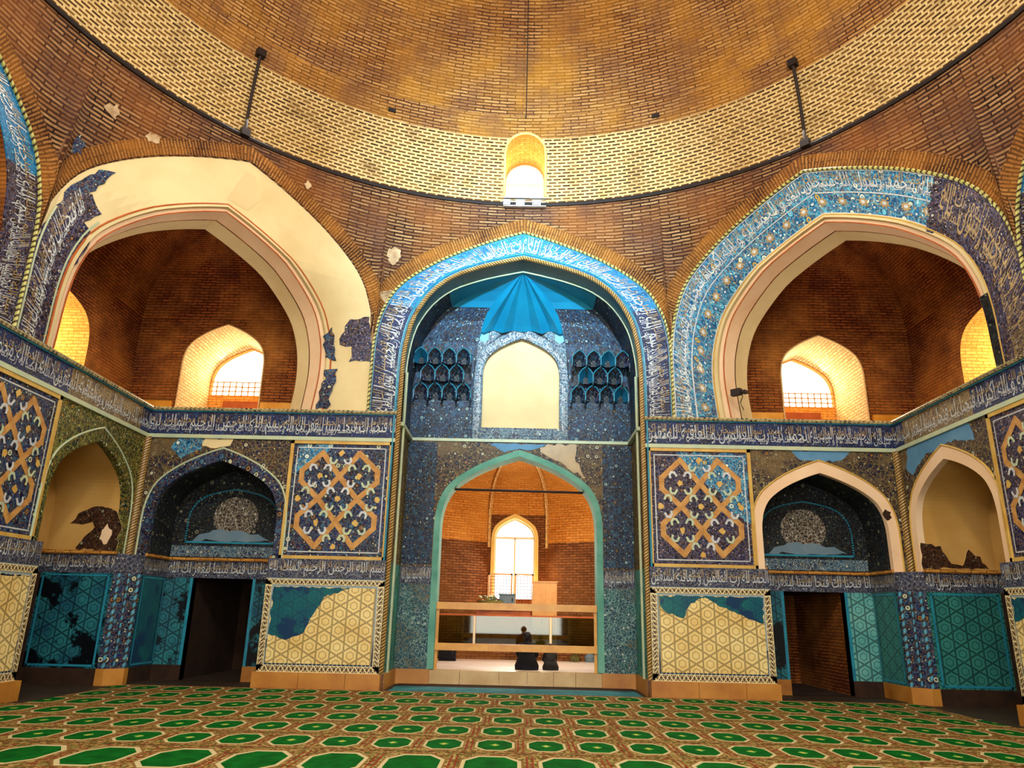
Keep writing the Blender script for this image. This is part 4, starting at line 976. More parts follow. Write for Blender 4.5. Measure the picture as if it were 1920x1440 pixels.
# ------------------------------------------------------------------ galleries behind the corner arches
GX, GY = 9.29, 16.71
def gallery(side, fr, Bi, nm):
    X = lambda x: side*x
    W1 = arch(.98, 7.0, 8.05, ZT+.02, 7.15, HP=HP2)
    # wall towards the back, with the window niche
    mb = MB(); cdt(mb, 3.6, GX, ZT-.05, 8.2, .5, [W1], lambda x, z: Vector((X(x), GY, z)), 'brick_gal')
    W2 = arch(.95, 6.7, 7.6, ZT+.02, 13.85)
    cdt(mb, 11.1, GY, ZT-.05, 8.2, .5, [W2], lambda y, z: Vector((X(GX), y, z)), 'brick_gal')
    struct(mb.build('wall_gallery_'+nm))
    # vault
    mb = MB(); plan = [(3.6+(GX-3.6)*k/12, GY) for k in range(13)]+[(GX, GY-(GY-11.1)*k/12) for k in range(1, 13)]
    ap = (6.5, 13.93, 9.8); FF = [1-(j/16)**1.5 for j in range(17)]; L = 0; HL = [0]
    for j in range(16): HL.append(HL[-1]+math.hypot(2.8*(FF[j]-FF[j+1]), 1.6*(prof(FF[j+1])-prof(FF[j]))))
    for (a, b) in zip(plan, plan[1:]):
        n = math.dist(a, b)
        for j in range(16):
            def q(p, f): return Vector((X(ap[0]+(p[0]-ap[0])*f), ap[1]+(p[1]-ap[1])*f, 8.2+(ap[2]-8.2)*prof(f)))
            h0, h1 = HL[j], HL[j+1]
            mb.face([q(a, FF[j]), q(b, FF[j]), q(b, FF[j+1]), q(a, FF[j+1])], [(L, h0), (L+n, h0), (L+n, h1), (L, h1)], 'brick_gal')
        L += n
    struct(mb.build('ceiling_gallery_'+nm, smooth=False))
    mb = MB(); band(mb, fr, Bi, offset(Bi, 2.0), -1.05, -1.05, 'brick_gal'); struct(mb.build('wall_arch_back_'+nm))
    mb = MB(); mb.face([Vector((X(3.4), D+.2, ZT-.06)), Vector((X(3.4), 17.2, ZT-.06)), Vector((X(10), 17.2, ZT-.06)), Vector((X(10), 10.8, ZT-.06)), Vector((X(8.2), 10.8, ZT-.06)), Vector((X(8.2), D+.2, ZT-.06))], [(0, 0), (0, 2), (8, 2), (8, 8), (6, 8), (6, 0)], 'wood_red')
    struct(mb.build('floor_gallery_'+nm))
    # pine rail along the wall foot
    for k, (a, b) in enumerate(((8.2, 9.2), (3.9, 6.1))):
        mb = MB(); mb.box(a, b, GY-.12, GY-.02, 5.5, 6.07, 'wood', xf=lambda q: Vector((X(q.x), q.y, q.z)))
        tag(mb.build('timber_rail'), 'pine rail at the wall foot in the %s gallery, %s the bright window' % (nm, ('left of' if (k == 0) == (side < 0) else 'right of')), 'rail')
    # main window
    Y2 = 18.4
    t = thing('gallery_window', 'bright arched %s gallery window with a wooden lattice across its foot' % nm, 'window', (X(7.15), Y2, ZT))
    t['kind'] = 'structure'
    def T(mb, A, P, m):
        for i in range(len(A)-1):
            n = math.dist(A[i], A[i+1]); L0 = sum(math.dist(A[k], A[k+1]) for k in range(i))
            a0, a1, b1, b0 = P(A[i], 0), P(A[i+1], 0), P(A[i+1], 1), P(A[i], 1)
            dd = (b0-a0).length
            mb.face([a0, a1, b1, b0], [(0, L0), (0, L0+n), (dd, L0+n), (dd, L0)], m)
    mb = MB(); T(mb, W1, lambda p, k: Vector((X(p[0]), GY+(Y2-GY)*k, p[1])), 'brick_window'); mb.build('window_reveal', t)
    mb = MB()
    for k in range(len(W1)-1): tube(mb, [Vector((X(W1[k][0]), GY-.01, W1[k][1])), Vector((X(W1[k+1][0]), GY-.01, W1[k+1][1]))], .018, 'brick_window', 5)
    mb.build('window_arris', t)
    G = arch(.96, 7.0, 8.03, 6.72, 7.15, HP=HP2)
    mb = MB(); P = [(6.1, ZT-.1), (6.1, 8.1), (8.2, 8.1), (8.2, ZT-.1)]
    frY = type('F', (), {'p': staticmethod(lambda x, z, d=0.0: Vector((X(x), Y2+d, z)))})
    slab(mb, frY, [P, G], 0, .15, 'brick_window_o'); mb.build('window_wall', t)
    mb = MB(); slab(mb, frY, [G], .1, .1, 'glass'); mb.build('glass_pane', t)
    mb = MB()
    for k in range(11): x = 6.3+.165*k; mb.box(x-.012, x+.012, Y2+.02, Y2+.05, 6.72, 7.12, 'wood', xf=lambda q: Vector((X(q.x), q.y, q.z)))
    for z in (6.74, 6.86, 6.98, 7.11): mb.box(6.2, 8.1, Y2+.02, Y2+.05, z-.012, z+.012, 'wood', xf=lambda q: Vector((X(q.x), q.y, q.z)))
    mb.build('wooden_lattice', t)
    mb = MB(); mb.box(6.36, 7.6, Y2-.32, Y2-.06, ZT, 6.5, 'wood_red', xf=lambda q: Vector((X(q.x), q.y, q.z)))
    tag(mb.build('wooden_chest'), 'reddish wooden chest standing under the %s gallery window' % nm, 'chest')
    # side window
    X2 = GX+1.5
    t = thing('gallery_window', 'narrow glimpse of the side window of the %s gallery with lit brick jamb' % nm, 'window', (X(X2), 13.85, ZT)); t['kind'] = 'structure'
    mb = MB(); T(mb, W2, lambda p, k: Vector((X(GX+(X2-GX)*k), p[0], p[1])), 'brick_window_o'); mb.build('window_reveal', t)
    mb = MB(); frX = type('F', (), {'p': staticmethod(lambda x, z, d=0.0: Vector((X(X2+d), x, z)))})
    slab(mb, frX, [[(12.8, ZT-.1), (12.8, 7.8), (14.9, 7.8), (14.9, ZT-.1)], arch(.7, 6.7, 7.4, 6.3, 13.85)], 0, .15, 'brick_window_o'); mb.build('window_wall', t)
    mb = MB(); slab(mb, frX, [arch(.7, 6.7, 7.4, 6.3, 13.85)], .1, .1, 'glass'); mb.build('glass_pane', t)
gallery(-1, DL, BL, 'left'); gallery(1, DR, BR, 'right')

# ------------------------------------------------------------------ pendentives, drum, dome
CEN = Vector((0, CY, 0)); RR = 8.0
def outl(O):
    Q = [q for q in O if q[1] >= 6.85]
    def z0(s):
        if s <= Q[0][0]: return Q[0][1]
        for a, b in zip(Q, Q[1:]):
            if a[0] <= s <= b[0] and b[0] > a[0]: return a[1]+(b[1]-a[1])*(s-a[0])/(b[0]-a[0])
        return Q[-1][1]
    return z0
def pend(fr, z0f, s, z, push=0.0):
    s = max(-SO, min(SO, s)); z0 = z0f(s); P0 = fr.p(s, z0, 0)
    az = math.atan2(s, 8); dr = (-fr.n*math.cos(az)+fr.u*math.sin(az))
    P1 = CEN+dr*RR+Vector((0, 0, ZR)); f = max(0, min(1, (z-z0)/(ZR-z0))); q = P0.lerp(P1, f)
    return q - dr*push
def pendentive(fr, O, name, label=None, vous=True):
    z0f = outl(O); mb = MB(); xs = [q[0] for q in O if q[1] >= 6.9]; xs = sorted(set([-SO, SO]+xs)); N = 14
    for a, b in zip(xs, xs[1:]):
        for j in range(N):
            q = []
            for s, k in ((a, j), (b, j), (b, j+1), (a, j+1)):
                z0 = z0f(s); z = z0+(ZR-z0)*k/N; p = pend(fr, z0f, s, z); q.append((p, (math.atan2(s, 8)*8.4, z)))
            mb.face([p for p, _ in q], [u for _, u in q], 'brick_dark')
    o = struct(mb.build(name))
    if vous:
        mb = MB(); Q = [q for q in O if q[1] >= 7.0]; W = offset(Q, .34); Q0 = offset(Q, .03)
        L = 0
        for i in range(len(Q)-1):
            n = math.dist(Q[i], Q[i+1])
            for j in range(3):
                c = []
                for A, k in ((i, j), (i+1, j), (i+1, j+1), (i, j+1)):
                    s = Q0[A][0]+(W[A][0]-Q0[A][0])*k/3; z = Q0[A][1]+(W[A][1]-Q0[A][1])*k/3; c.append(pend(fr, z0f, s, min(z, ZR-.06), .02))
                mb.face(c, [(j*.14, L), (j*.14, L+n), (j*.14+.14, L+n), (j*.14+.14, L)], 'brick_vous')
            L += n
        t = mb.build('arch_voussoir_ring'); tag(t, vous, 'brick arch ring')
    return z0f
zF = pendentive(FRONT, FA_OUT, 'wall_front', vous='fringe of radial bricks around the turquoise central arch')
zL = pendentive(DL, DG_OUT, 'wall_front_left_corner', vous='fringe of radial orange bricks around the cream plastered corner arch')
zR_ = pendentive(DR, DG_OUT, 'wall_front_right_corner', vous='fringe of radial orange bricks around the blue inscribed corner arch')
zLL = pendentive(LEFT, FA_OUT, 'wall_left', vous='radial bricks around the side arch at the left edge of the photo')
zRR = pendentive(RIGHT, FA_OUT, 'wall_right', vous='radial bricks around the side arch at the right edge of the photo')
for k, a in enumerate((135, 180, 225)): pendentive(FR(a), FA_OUT if a == 180 else DG_OUT, 'wall_back_%s' % ('left', 'centre', 'right')[k], vous=None)
for k in range(8):
    a = R(22.5+45*k); dr = Vector((math.sin(a), math.cos(a), 0)); mb = MB()
    P = [CEN+dr*(8.66+.15)+Vector((0, 0, 6.3)), CEN+dr*(8.66+.15)+Vector((0, 0, 6.95)), CEN+dr*(RR+.15)+Vector((0, 0, ZR+.1))]
    tube(mb, P, .12, 'brick_dark', 8); struct(mb.build('trim_and_seal_%d' % (k+2)))  # unseen strips added behind the octagon edges to block light leaks
# plaster spots on the brick
for (fr, zf, s, z, rx, rz, lb) in ((DL, zL, -2.75, 9.85, .17, .14, 'white plaster patch high on the brown brick, far left'), (DL, zL, 1.3, 10.22, .1, .1, 'small pale plaster fleck right of the cream arch top'),
                               (FRONT, zF, -3.05, 9.2, .2, .22, 'pale plaster patch on the brick between cream arch and central arch'), (DL, zL, -1.9, 9.75, .16, .12, 'pinkish plaster lump on the upper left shoulder of the cream arch'), (FRONT, zF, -3.1, 8.3, .22, .16, 'tan plaster patch above the junction of cream and central arches'),
                               (DL, zL, -3.12, 8.95, .14, .2, 'small blue tile remnant on the brick at the far left, beside the side arch')):
    mb = MB(); P = jag(blob(s, z, rx, rz, int(z*10), 12), .035, .035, 3)
    tr = tessellate_polygon([[Vector((p[0], p[1], 0)) for p in P]])
    mb.tri_idx([pend(fr, zf, p[0], min(p[1], ZR-.05), .03) for p in P], tr, P, 'mos_cobalt' if 'blue' in lb else 'fleck'); tag(mb.build('tile_remnant' if 'blue' in lb else 'plaster_patch'), lb, 'tile remnant' if 'blue' in lb else 'plaster patch')
# side wall arch bands
for fr, sd, lb in ((LEFT, 1, 'left'), (RIGHT, -1, 'right')):
    t = thing('arch_surround', 'inscribed turquoise and navy side wall arch band at the %s edge' % lb, 'arch band', fr.p(sd*3, ZT, 0))
    mb = MB(); seg_mat(FA_IN, FA_OUT, 8.2, 'mos_navy', 'frieze_turq', .02, mb, fr); mb.build('ground', t)
    mb = MB(); fn, L = along(lerp2(FA_IN, FA_OUT, .14), lerp2(FA_IN, FA_OUT, .88), fr, .027); letters(mb, L, .52, fn, 1); mb.build('lettering', t)
    mb = MB(); tube(mb, [fr.p(*p, .04) for p in lerp2(FA_IN, FA_OUT, .985)], .032, 'rope_green', 6); mb.build('outer_rope_moulding', t)
    # deep brick recess of the side wall
    J = arch(IW, 6.6, 9.32, 0)
    mb = MB(); tunnel(mb, fr, J, 0, -2.5, 'brick_gal'); slab(mb, fr, [J], -2.5, -2.5, 'brick_gal')
    struct(mb.build('wall_%s_recess' % lb))
    # plain remaining half of the side wall, out of the frame
    mb = MB(); s0 = -sd
    slab(mb, fr, [rect(*sorted((s0*2.62, s0*8.3)), 0, ZT)], 0, -.3, 'mos_cobalt'); struct(mb.build('wall_%s_rear' % lb))
mb = MB()
BKF = FR(180); JB = arch(IW, 6.6, 9.32, 0)
slab(mb, BKF, [[(-8.3, 0), (-8.3, ZT), (-2.62, ZT)]+[(-2.62, 0)]], 0, -.3, 'mos_cobalt'); slab(mb, BKF, [[(2.62, 0), (2.62, ZT), (8.3, ZT), (8.3, 0)]], 0, -.3, 'mos_cobalt')
band(mb, BKF, FA_IN, FA_OUT, .02, -.25, 'mos_cobalt'); tunnel(mb, BKF, JB, 0, -1.2, 'brick_gal'); struct(mb.build('wall_back'))
for a in (135, 225):
    f = FR(a); mb = MB(); slab(mb, f, [DG_OUT], 0, -.3, 'brick_gal'); mb.face([f.p(-3.4, ZT, 0), f.p(3.4, ZT, 0), f.p(3.4, ZT, -3.6), f.p(-3.4, ZT, -3.6)], [(0, 0)]*4, 'brick_gal'); struct(mb.build('wall_back_corner'))
# corner fill above friezes
# drum with window
def cyl(a, z, r=None):
    if r is None: r = RR if z <= ZR else RR*math.sqrt(max(0, 1-((z-ZR)/8.5)**2))
    return CEN+Vector((math.sin(a)*r, math.cos(a)*r, z))
WZ = 12.4; WD = arch(.49, 12.05, 12.56, 10.92)
WD = [(.49*-1, 10.92)]+[(.49*math.cos(PI-k*PI/14), 12.07+.49*math.sin(PI-k*PI/14)) for k in range(15)]+[(.49, 10.92)]
nb = 8; da = .9
def drumf(x, z): return cyl(x/8, z)
mb = MB(); cdt(mb, -da*8, da*8, ZR+.03, WZ, .3, [[(p[0], min(p[1], 1e9)) for p in WD]], drumf, 'drum') if False else None
# one continuous surface split at the colour change: faces above WZ take the dome brick
mb = MB(); cdt(mb, -da*8, da*8, ZR+.03, 13.0, .19, [WD], drumf, 'drum')
mi = mb.mat('brick_dome')
for i, f in enumerate(mb.f):
    c = sum((mb.v[k].z for k in f), 0)/len(f)
    if c > WZ+.02: mb.mi[i] = mi
N = 60
for i in range(N):
    a0 = da+(2*PI-2*da)*i/N; a1 = da+(2*PI-2*da)*(i+1)/N
    for k in range(12):
        z0, z1 = ZR+.03+(13.0-ZR-.03)*k/12, ZR+.03+(13.0-ZR-.03)*(k+1)/12
        mb.face([cyl(a0, z0), cyl(a1, z0), cyl(a1, z1), cyl(a0, z1)], [(a0*8, z0), (a1*8, z0), (a1*8, z1), (a0*8, z1)], 'drum' if z1 < WZ+.1 else 'brick_dome')
struct(mb.build('ceiling_drum'))
mb = MB(); NV = 26; NU = 192
def dcyl(a, z):
    q = cyl(a, z); k = .025*max(0, min(1, (14-z)))
    return q+Vector((math.sin(a)*k, math.cos(a)*k, 0))
zz = [12.9+(ZR+8.49-12.9)*math.sin(k/NV*PI/2) for k in range(NV+1)]
arc = [0]
for a, b in zip(zz, zz[1:]):
    p, q = cyl(0, a), cyl(0, b); arc.append(arc[-1]+(q-p).length)
for i in range(NU):
    a0, a1 = 2*PI*i/NU, 2*PI*(i+1)/NU; w0, w1 = (a0 if a0 < PI else a0), a1
    for k in range(NV):
        mb.face([dcyl(a0, zz[k]), dcyl(a1, zz[k]), dcyl(a1, zz[k+1]), dcyl(a0, zz[k+1])], [(a0*7.6, 13+arc[k]), (a1*7.6, 13+arc[k]), (a1*7.6, 13+arc[k+1]), (a0*7.6, 13+arc[k+1])], 'brick_dome')
struct(mb.build('ceiling', smooth=True))
mb = MB(); tube(mb, [CEN+Vector((math.sin(2*PI*k/120)*(RR-.01), math.cos(2*PI*k/120)*(RR-.01), ZR)) for k in range(121)], .05, 'iron', 6, closed=True); struct(mb.build('trim_and_seal_1'))  # cornice ring at the dome base; its shadow line is put into the dark colour
# drum window
t = thing('drum_window', 'small bright round-arched window in the pale brick drum above the central arch', 'window', (0, D, 10.92)); t['kind'] = 'structure'
YE = D+1.15
mb = MB(); L = 0
for a, b in zip(WD, WD[1:]):
    n = math.dist(a, b); pa, pb = drumf(*a), drumf(*b)
    mb.face([pa, pb, Vector((b[0], YE, b[1])), Vector((a[0], YE, a[1]))], [(L, 0), (L+n, 0), (L+n, 1.15), (L, 1.15)], 'brick_window_o'); L += n
mb.face([drumf(*WD[0]), drumf(*WD[-1]), Vector((.49, YE, 10.92)), Vector((-.49, YE, 10.92))], [(0, 0), (1, 0), (1, 1), (0, 1)], 'brick_window'); mb.build('window_reveal', t)
mb = MB(); tube(mb, [drumf(*p)+Vector((0, -.02, 0)) for p in WD], .028, 'yellow_frame', 6); mb.build('window_arris', t)
mb = MB(); tube(mb, [Vector((p[0]*.97, YE-.02, p[1]-.02)) for p in WD], .03, 'cream_pink', 6); mb.box(-.48, .48, YE-.05, YE-.01, 11.95, 11.99, 'cream_pink'); mb.build('window_frame', t)
frw = type('F', (), {'p': staticmethod(lambda x, z, d=0.0: Vector((x, YE+d, z)))})
mb = MB(); slab(mb, frw, [WD], .0, .0, 'glass'); mb.build('glass_pane', t)
mb = MB()
for x, w in ((-.42, .16), (-.1, .2), (.28, .2)): mb.box(x-w/2, x+w/2, D-.12, D-.08, 10.66, 10.80, 'letter')
for z in (10.62, 10.73, 10.84): mb.box(-.5, .5, D-.14, D-.07, z-.012, z+.012, 'letter')
tag(mb.build('white_grille'), 'small white metal grille under the bright drum window', 'grille')
# rods, cable, putlog holes
for a, lb in ((-.8125, 'dark iron rod running down the pale drum above the cream arch'), (.802, 'dark iron rod running down the pale drum above the blue inscribed arch')):
    P = [cyl(a, z, None)-Vector((math.sin(a), math.cos(a), 0))*.07 for z in [10.78+(12.6-10.78)*k/10 for k in range(11)]]
    t = thing('iron_rod', lb, 'rod', P[0], 'iron rods on the drum'); mb = MB(); tube(mb, P, .035, 'iron', 8); mb.build('rod_shaft', t)
    for k, z in (('top_bracket', 12.62), ('foot_bracket', 10.76)):
        c = cyl(a, z); M_ = Matrix.Rotation(-a, 3, 'Z'); mb = MB(); mb.box(-.09, .09, -.14, .02, -.08, .08, 'iron', xf=lambda q: c+M_ @ q); mb.build(k, t)
P = [cyl(0, z)-Vector((0, .05, 0)) for z in [12.9+(17.5-12.9)*k/20 for k in range(21)]]
mb = MB(); tube(mb, P, .012, 'iron', 5); tag(mb.build('hanging_cable'), 'thin dark cable running up the dome above the drum window', 'cable')
for a, lb in ((-.415, 'small dark hole in the dome brick left of the drum window'), (.398, 'small dark hole in the dome brick right of the drum window')):
    c = cyl(a, 12.64); M_ = Matrix.Rotation(-a, 3, 'Z'); mb = MB(); mb.box(-.09, .09, -.03, .05, -.04, .05, 'iron', xf=lambda q: c+M_ @ q); tag(mb.build('putlog_hole'), lb, 'hole')

# ------------------------------------------------------------------ brick chamber beyond the opening
Y0 = D+ID+.3
plan = [(-3.0, Y0), (-3.0, 21.6), (-.86, 23.0), (.86, 23.0), (3.0, 21.6), (3.0, Y0)]
WW = arch(.62, 3.62, 4.30, 1.9, -.09, HP=HP2)
mb = MB(); frc = type('F', (), {'p': staticmethod(lambda x, z, d=0.0: Vector((x, 23.0+d, z)))})
for (a, b) in zip(plan, plan[1:]):
    a, b = Vector(a), Vector(b); n = (b-a).length
    if abs(a.y-23) < .01 and abs(b.y-23) < .01: continue
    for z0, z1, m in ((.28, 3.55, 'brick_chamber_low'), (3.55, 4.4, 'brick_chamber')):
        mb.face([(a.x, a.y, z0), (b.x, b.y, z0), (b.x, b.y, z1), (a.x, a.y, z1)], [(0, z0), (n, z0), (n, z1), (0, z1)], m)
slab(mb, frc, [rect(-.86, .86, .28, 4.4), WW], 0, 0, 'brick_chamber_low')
mb.v[:] = [Vector(v) for v in mb.v]; struct(mb.build('wall_chamber'))
mb = MB(); ap = (0, 19.6, 6.0); dense = []
for (a, b) in zip(plan, plan[1:]):
    for k in range(6): dense.append((a[0]+(b[0]-a[0])*k/6, a[1]+(b[1]-a[1])*k/6))
dense.append(plan[-1]); L = 0; HC = [0]
for j in range(14):
    f0, f1 = 1-(j/14)**1.5, 1-((j+1)/14)**1.5; HC.append(HC[-1]+math.hypot(3.2*(f0-f1), 1.6*(prof(f1)-prof(f0))))
def cq(p, f): return Vector((ap[0]+(p[0]-ap[0])*f, ap[1]+(p[1]-ap[1])*f, 4.4+(ap[2]-4.4)*prof(f)))
for a, b in zip(dense, dense[1:]):
    n = math.dist(a, b)
    for j in range(14):
        f0, f1 = 1-(j/14)**1.5, 1-((j+1)/14)**1.5; h0 = HC[j]; h1 = HC[j+1]; mb.face([cq(a, f0), cq(b, f0), cq(b, f1), cq(a, f1)], [(L, h0), (L+n, h0), (L+n, h1), (L, h1)], 'brick_chamber')
    L += n
struct(mb.build('ceiling_chamber'))
mb = MB(); slab(mb, FRONT, [[(-3.1, .2), (-3.1, 6.2), (3.1, 6.2), (3.1, .2)]+OA[::-1]], -ID-.31, -ID-.35, 'brick_chamber'); struct(mb.build('wall_chamber_front'))
for k, x in enumerate((-.88, .88)):
    mb = MB(); P = [Vector((x, 22.95, z)) for z in (3.4, 4.4)]+[cq((x, 23.0), 1-j/14)-Vector((0, .05, .03)) for j in range(1, 14)]
    tube(mb, P, .05, 'brick_window', 6); tag(mb.build('brick_rib'), 'pale brick rib on the %s of the chamber window, rising into the vault' % ('left', 'right')[k], 'rib')
t = thing('chamber_window', 'bright pointed window with yellow surround at the far end of the brick chamber', 'window', (-.09, 23, 1.9)); t['kind'] = 'structure'
mb = MB(); WWo = arch(.72, 3.62, 4.42, 1.9, -.09, HP=HP2); band(mb, frc, WW, WWo, -.04, 0, 'yellow_frame'); tunnel(mb, frc, WW, -.04, .4, 'yellow_frame'); mb.build('window_surround', t)
mb = MB(); W3 = arch(.60, 3.62, 4.28, 1.9, -.09, HP=HP2)
for a, b in zip(W3, W3[1:]): tube(mb, [Vector((a[0], 23.3, a[1])), Vector((b[0], 23.3, b[1]))], .03, 'white_frame', 6)
mb.box(-.69, .51, 23.27, 23.33, 3.68, 3.75, 'white_frame'); mb.box(-.115, -.06, 23.27, 23.33, 1.9, 3.7, 'white_frame'); mb.build('window_frame', t)
mb = MB(); slab(mb, frc, [W3], .36, .36, 'glass'); mb.build('glass_pane', t)
# platform and step
t = thing('stone_step', 'pale stone step of six slabs below the wooden bars of the central opening', 'step', (0, D+ID, 0))
xs = [-1.87, -1.2, -.35, .25, .82, 1.3, 1.87]
for a, b in zip(xs, xs[1:]):
    mb = MB(); mb.box(a+.004, b-.004, D+ID-.02, D+ID+.3, 0, .285, 'plinth_pale'); mb.build('stone_slab', t)
mb = MB(); mb.box(-3.0, 3.0, D+ID+.25, 21.3, 0, .28, 'marble'); struct(mb.build('floor_platform'))
mb = MB(); mb.box(-3.0, 3.0, 21.3, 21.5, .1, .62, 'brick_chamber_low'); tag(mb.build('low_brick_wall'), 'low red brown brick wall behind the white marble floor of the chamber', 'low wall')
mb = MB(); mb.box(-3.0, 3.0, 21.5, 23.05, 0, .1, 'dark_stone'); struct(mb.build('floor_sunken'))
# glass barrier on the low wall
t = thing('glass_barrier', 'glass barrier with pale posts standing on the low brick wall behind the two seated people', 'barrier', (0, 21.4, .62))
px_ = [-2.9, -1.15, .95, 2.9]
for k, x in enumerate(px_): mb = MB(); mb.box(x-.03, x+.03, 21.37, 21.43, .62, 1.42, 'white_frame'); mb.build('post', t)
for a, b in zip(px_, px_[1:]): mb = MB(); mb.box(a+.04, b-.04, 21.39, 21.41, .68, 1.4, 'glass_green'); mb.build('glass_panel', t)
mb = MB(); mb.box(-2.93, 2.93, 21.36, 21.44, 1.40, 1.44, 'wood_red'); mb.build('top_rail', t)
# furniture beyond the barrier
def cab(name, x0, x1, y0, y1, z0, z1, m, label, cat, doors=2):
    t = thing(name, label, cat, ((x0+x1)/2, y0, z0)); mb = MB(); mb.box(x0, x1, y0, y1, z0, z1, m); mb.build('body', t)
    for k in range(doors):
        a = x0+(x1-x0)*k/doors+.03; b = x0+(x1-x0)*(k+1)/doors-.03; mb = MB(); mb.box(a, b, y0-.02, y0, z0+.06, z1-.06, m); d = mb.build('door_leaf', t)
        mb = MB(); mb.box(b-.06, b-.03, y0-.04, y0-.02, (z0+z1)/2, (z0+z1)/2+.1, 'iron'); mb.build('handle', d)
    mb = MB(); mb.box(x0-.03, x1+.03, y0-.04, y1, z1, z1+.04, m); mb.build('top_board', t)
cab('wooden_cabinet', .45, 1.15, 22.0, 22.5, .1, 2.35, 'wood', 'tall pale wooden cabinet right of the far window, behind the bars', 'cabinet')
cab('wooden_lectern', -1.15, .4, 22.1, 22.5, .1, 1.55, 'wood_red', 'low red brown wooden cabinet under the far window', 'cabinet', 3)
def lattice_screen(x0, x1, z0, z1, y, lb):
    t = thing('lattice_screen', lb, 'screen', ((x0+x1)/2, y, z0)); mb = MB()
    for a, b, c, d in ((x0, x1, z0, z0+.05), (x0, x1, z1-.05, z1), (x0, x0+.05, z0, z1), (x1-.05, x1, z0, z1)): mb.box(a, b, y-.03, y+.03, c, d, 'wood')
    mb.build('frame', t); mb = MB(); n = int((x1-x0)/.085)
    for k in range(1, n): x = x0+(x1-x0)*k/n; mb.box(x-.008, x+.008, y-.01, y+.01, z0, z1, 'wood_red')
    n = int((z1-z0)/.085)
    for k in range(1, n): z = z0+(z1-z0)*k/n; mb.box(x0, x1, y-.01, y+.01, z-.008, z+.008, 'wood_red')
    mb.build('lattice', t)
lattice_screen(-.85, -.13, 1.6, 2.6, 22.3, 'wooden lattice screen in front of the far window, the left one of two')
lattice_screen(-.07, .48, 1.6, 2.6, 22.3, 'wooden lattice screen in front of the far window, beside the tall cabinet')
t = thing('flower_bowl', 'yellow green flower bowl just above the upper wooden bar', 'bowl', (-.75, 22.0, 1.6)); mb = MB()
def lathe(mb, c, P, m, n=20):
    for (r0, z0), (r1, z1) in zip(P, P[1:]):
        for k in range(n):
            a, b = 2*PI*k/n, 2*PI*(k+1)/n
            mb.face([Vector(c)+Vector((r*math.cos(w), r*math.sin(w), z)) for r, z, w in ((r0, z0, a), (r0, z0, b), (r1, z1, b), (r1, z1, a))], [(a, z0), (b, z0), (b, z1), (a, z1)], m)
lathe(mb, (-.75, 21.95, 1.62), [(.0, 0), (.15, 0), (.34, .12), (.40, .2), (.37, .2), (.1, .1)], 'rope_green'); mb.build('bowl_body', t)
mb = MB(); g = random.Random(2)
for k in range(36): a = g.uniform(0, 2*PI); r = g.uniform(0, .34); lathe(mb, (-.75+r*math.cos(a), 21.95+r*math.sin(a)*.7, 1.82+g.uniform(0, .12)), [(0, -.03), (.05, 0), (0, .04)], g.choice(['hex_green', 'pale_line', 'rope_green']), 6)
mb.build('foliage', t)
cab('display_box', -.5, -.05, 21.9, 22.1, 1.62, 1.98, 'slate_plaster', 'dark grey display box in front of the lattice screens', 'box', 1)
# wooden bars across the opening
for z, lb in ((1.62, 'upper varnished wooden bar across the central opening'), (.76, 'lower varnished wooden bar across the central opening, in front of the seated people')):
    t = thing('wooden_bar', lb, 'bar', (0, D+ID+.12, z-.08), 'wooden bars of the opening'); w = 1.79
    for a, b in ((-w-.05, -.6), (-.6, .55), (.55, w+.05)): mb = MB(); mb.box(a+.002, b-.002, D+ID+.08, D+ID+.14, z-.075, z+.075, 'wood'); mb.build('board', t)
mb = MB(); tube(mb, [Vector((-1.5, D+ID+.2, 4.23)), Vector((1.5, D+ID+.2, 4.21))], .028, 'iron', 8); tag(mb.build('tie_rod'), 'dark iron tie rod across the head of the central opening', 'tie rod')
for s, lb in ((-1, 'left'), (1, 'right')):
    mb = MB(); mb.box(min(s*1.80, s*1.72), max(s*1.80, s*1.72), D+ID+.14, D+ID+.2, .28, 1.55, 'wood'); tag(mb.build('bar_post'), 'slim wooden post holding the bars at the %s jamb' % lb, 'post')
cab('loudspeaker', -1.98, -1.55, 20.2, 20.5, .28, .62, 'black', 'small black loudspeaker on the marble floor at the left', 'loudspeaker', 1)
g = random.Random(8)
for k, (x, c, h) in enumerate(((-2.35, 'iron', .3), (-1.95, 'slate_plaster', .24), (1.6, 'mos_green', .2), (2.0, 'slate_plaster', .26), (2.3, 'white_frame', .34))):
    mb = MB(); lathe(mb, (x, 21.15, .28), [(0, 0), (.12, 0), (.15, h*.5), (.08, h*.8), (.1, h), (0, h)], c, 14)
    tag(mb.build('pot'), ['black pot behind the left end of the lower bar', 'grey pot behind the left end of the lower bar, right of the black one', 'green pot at the right end of the low brick wall', 'grey pot at the right end of the low brick wall, beside the green one', 'cream pot at the far right behind the lower bar'][k], 'pot', 'pots on the marble floor')

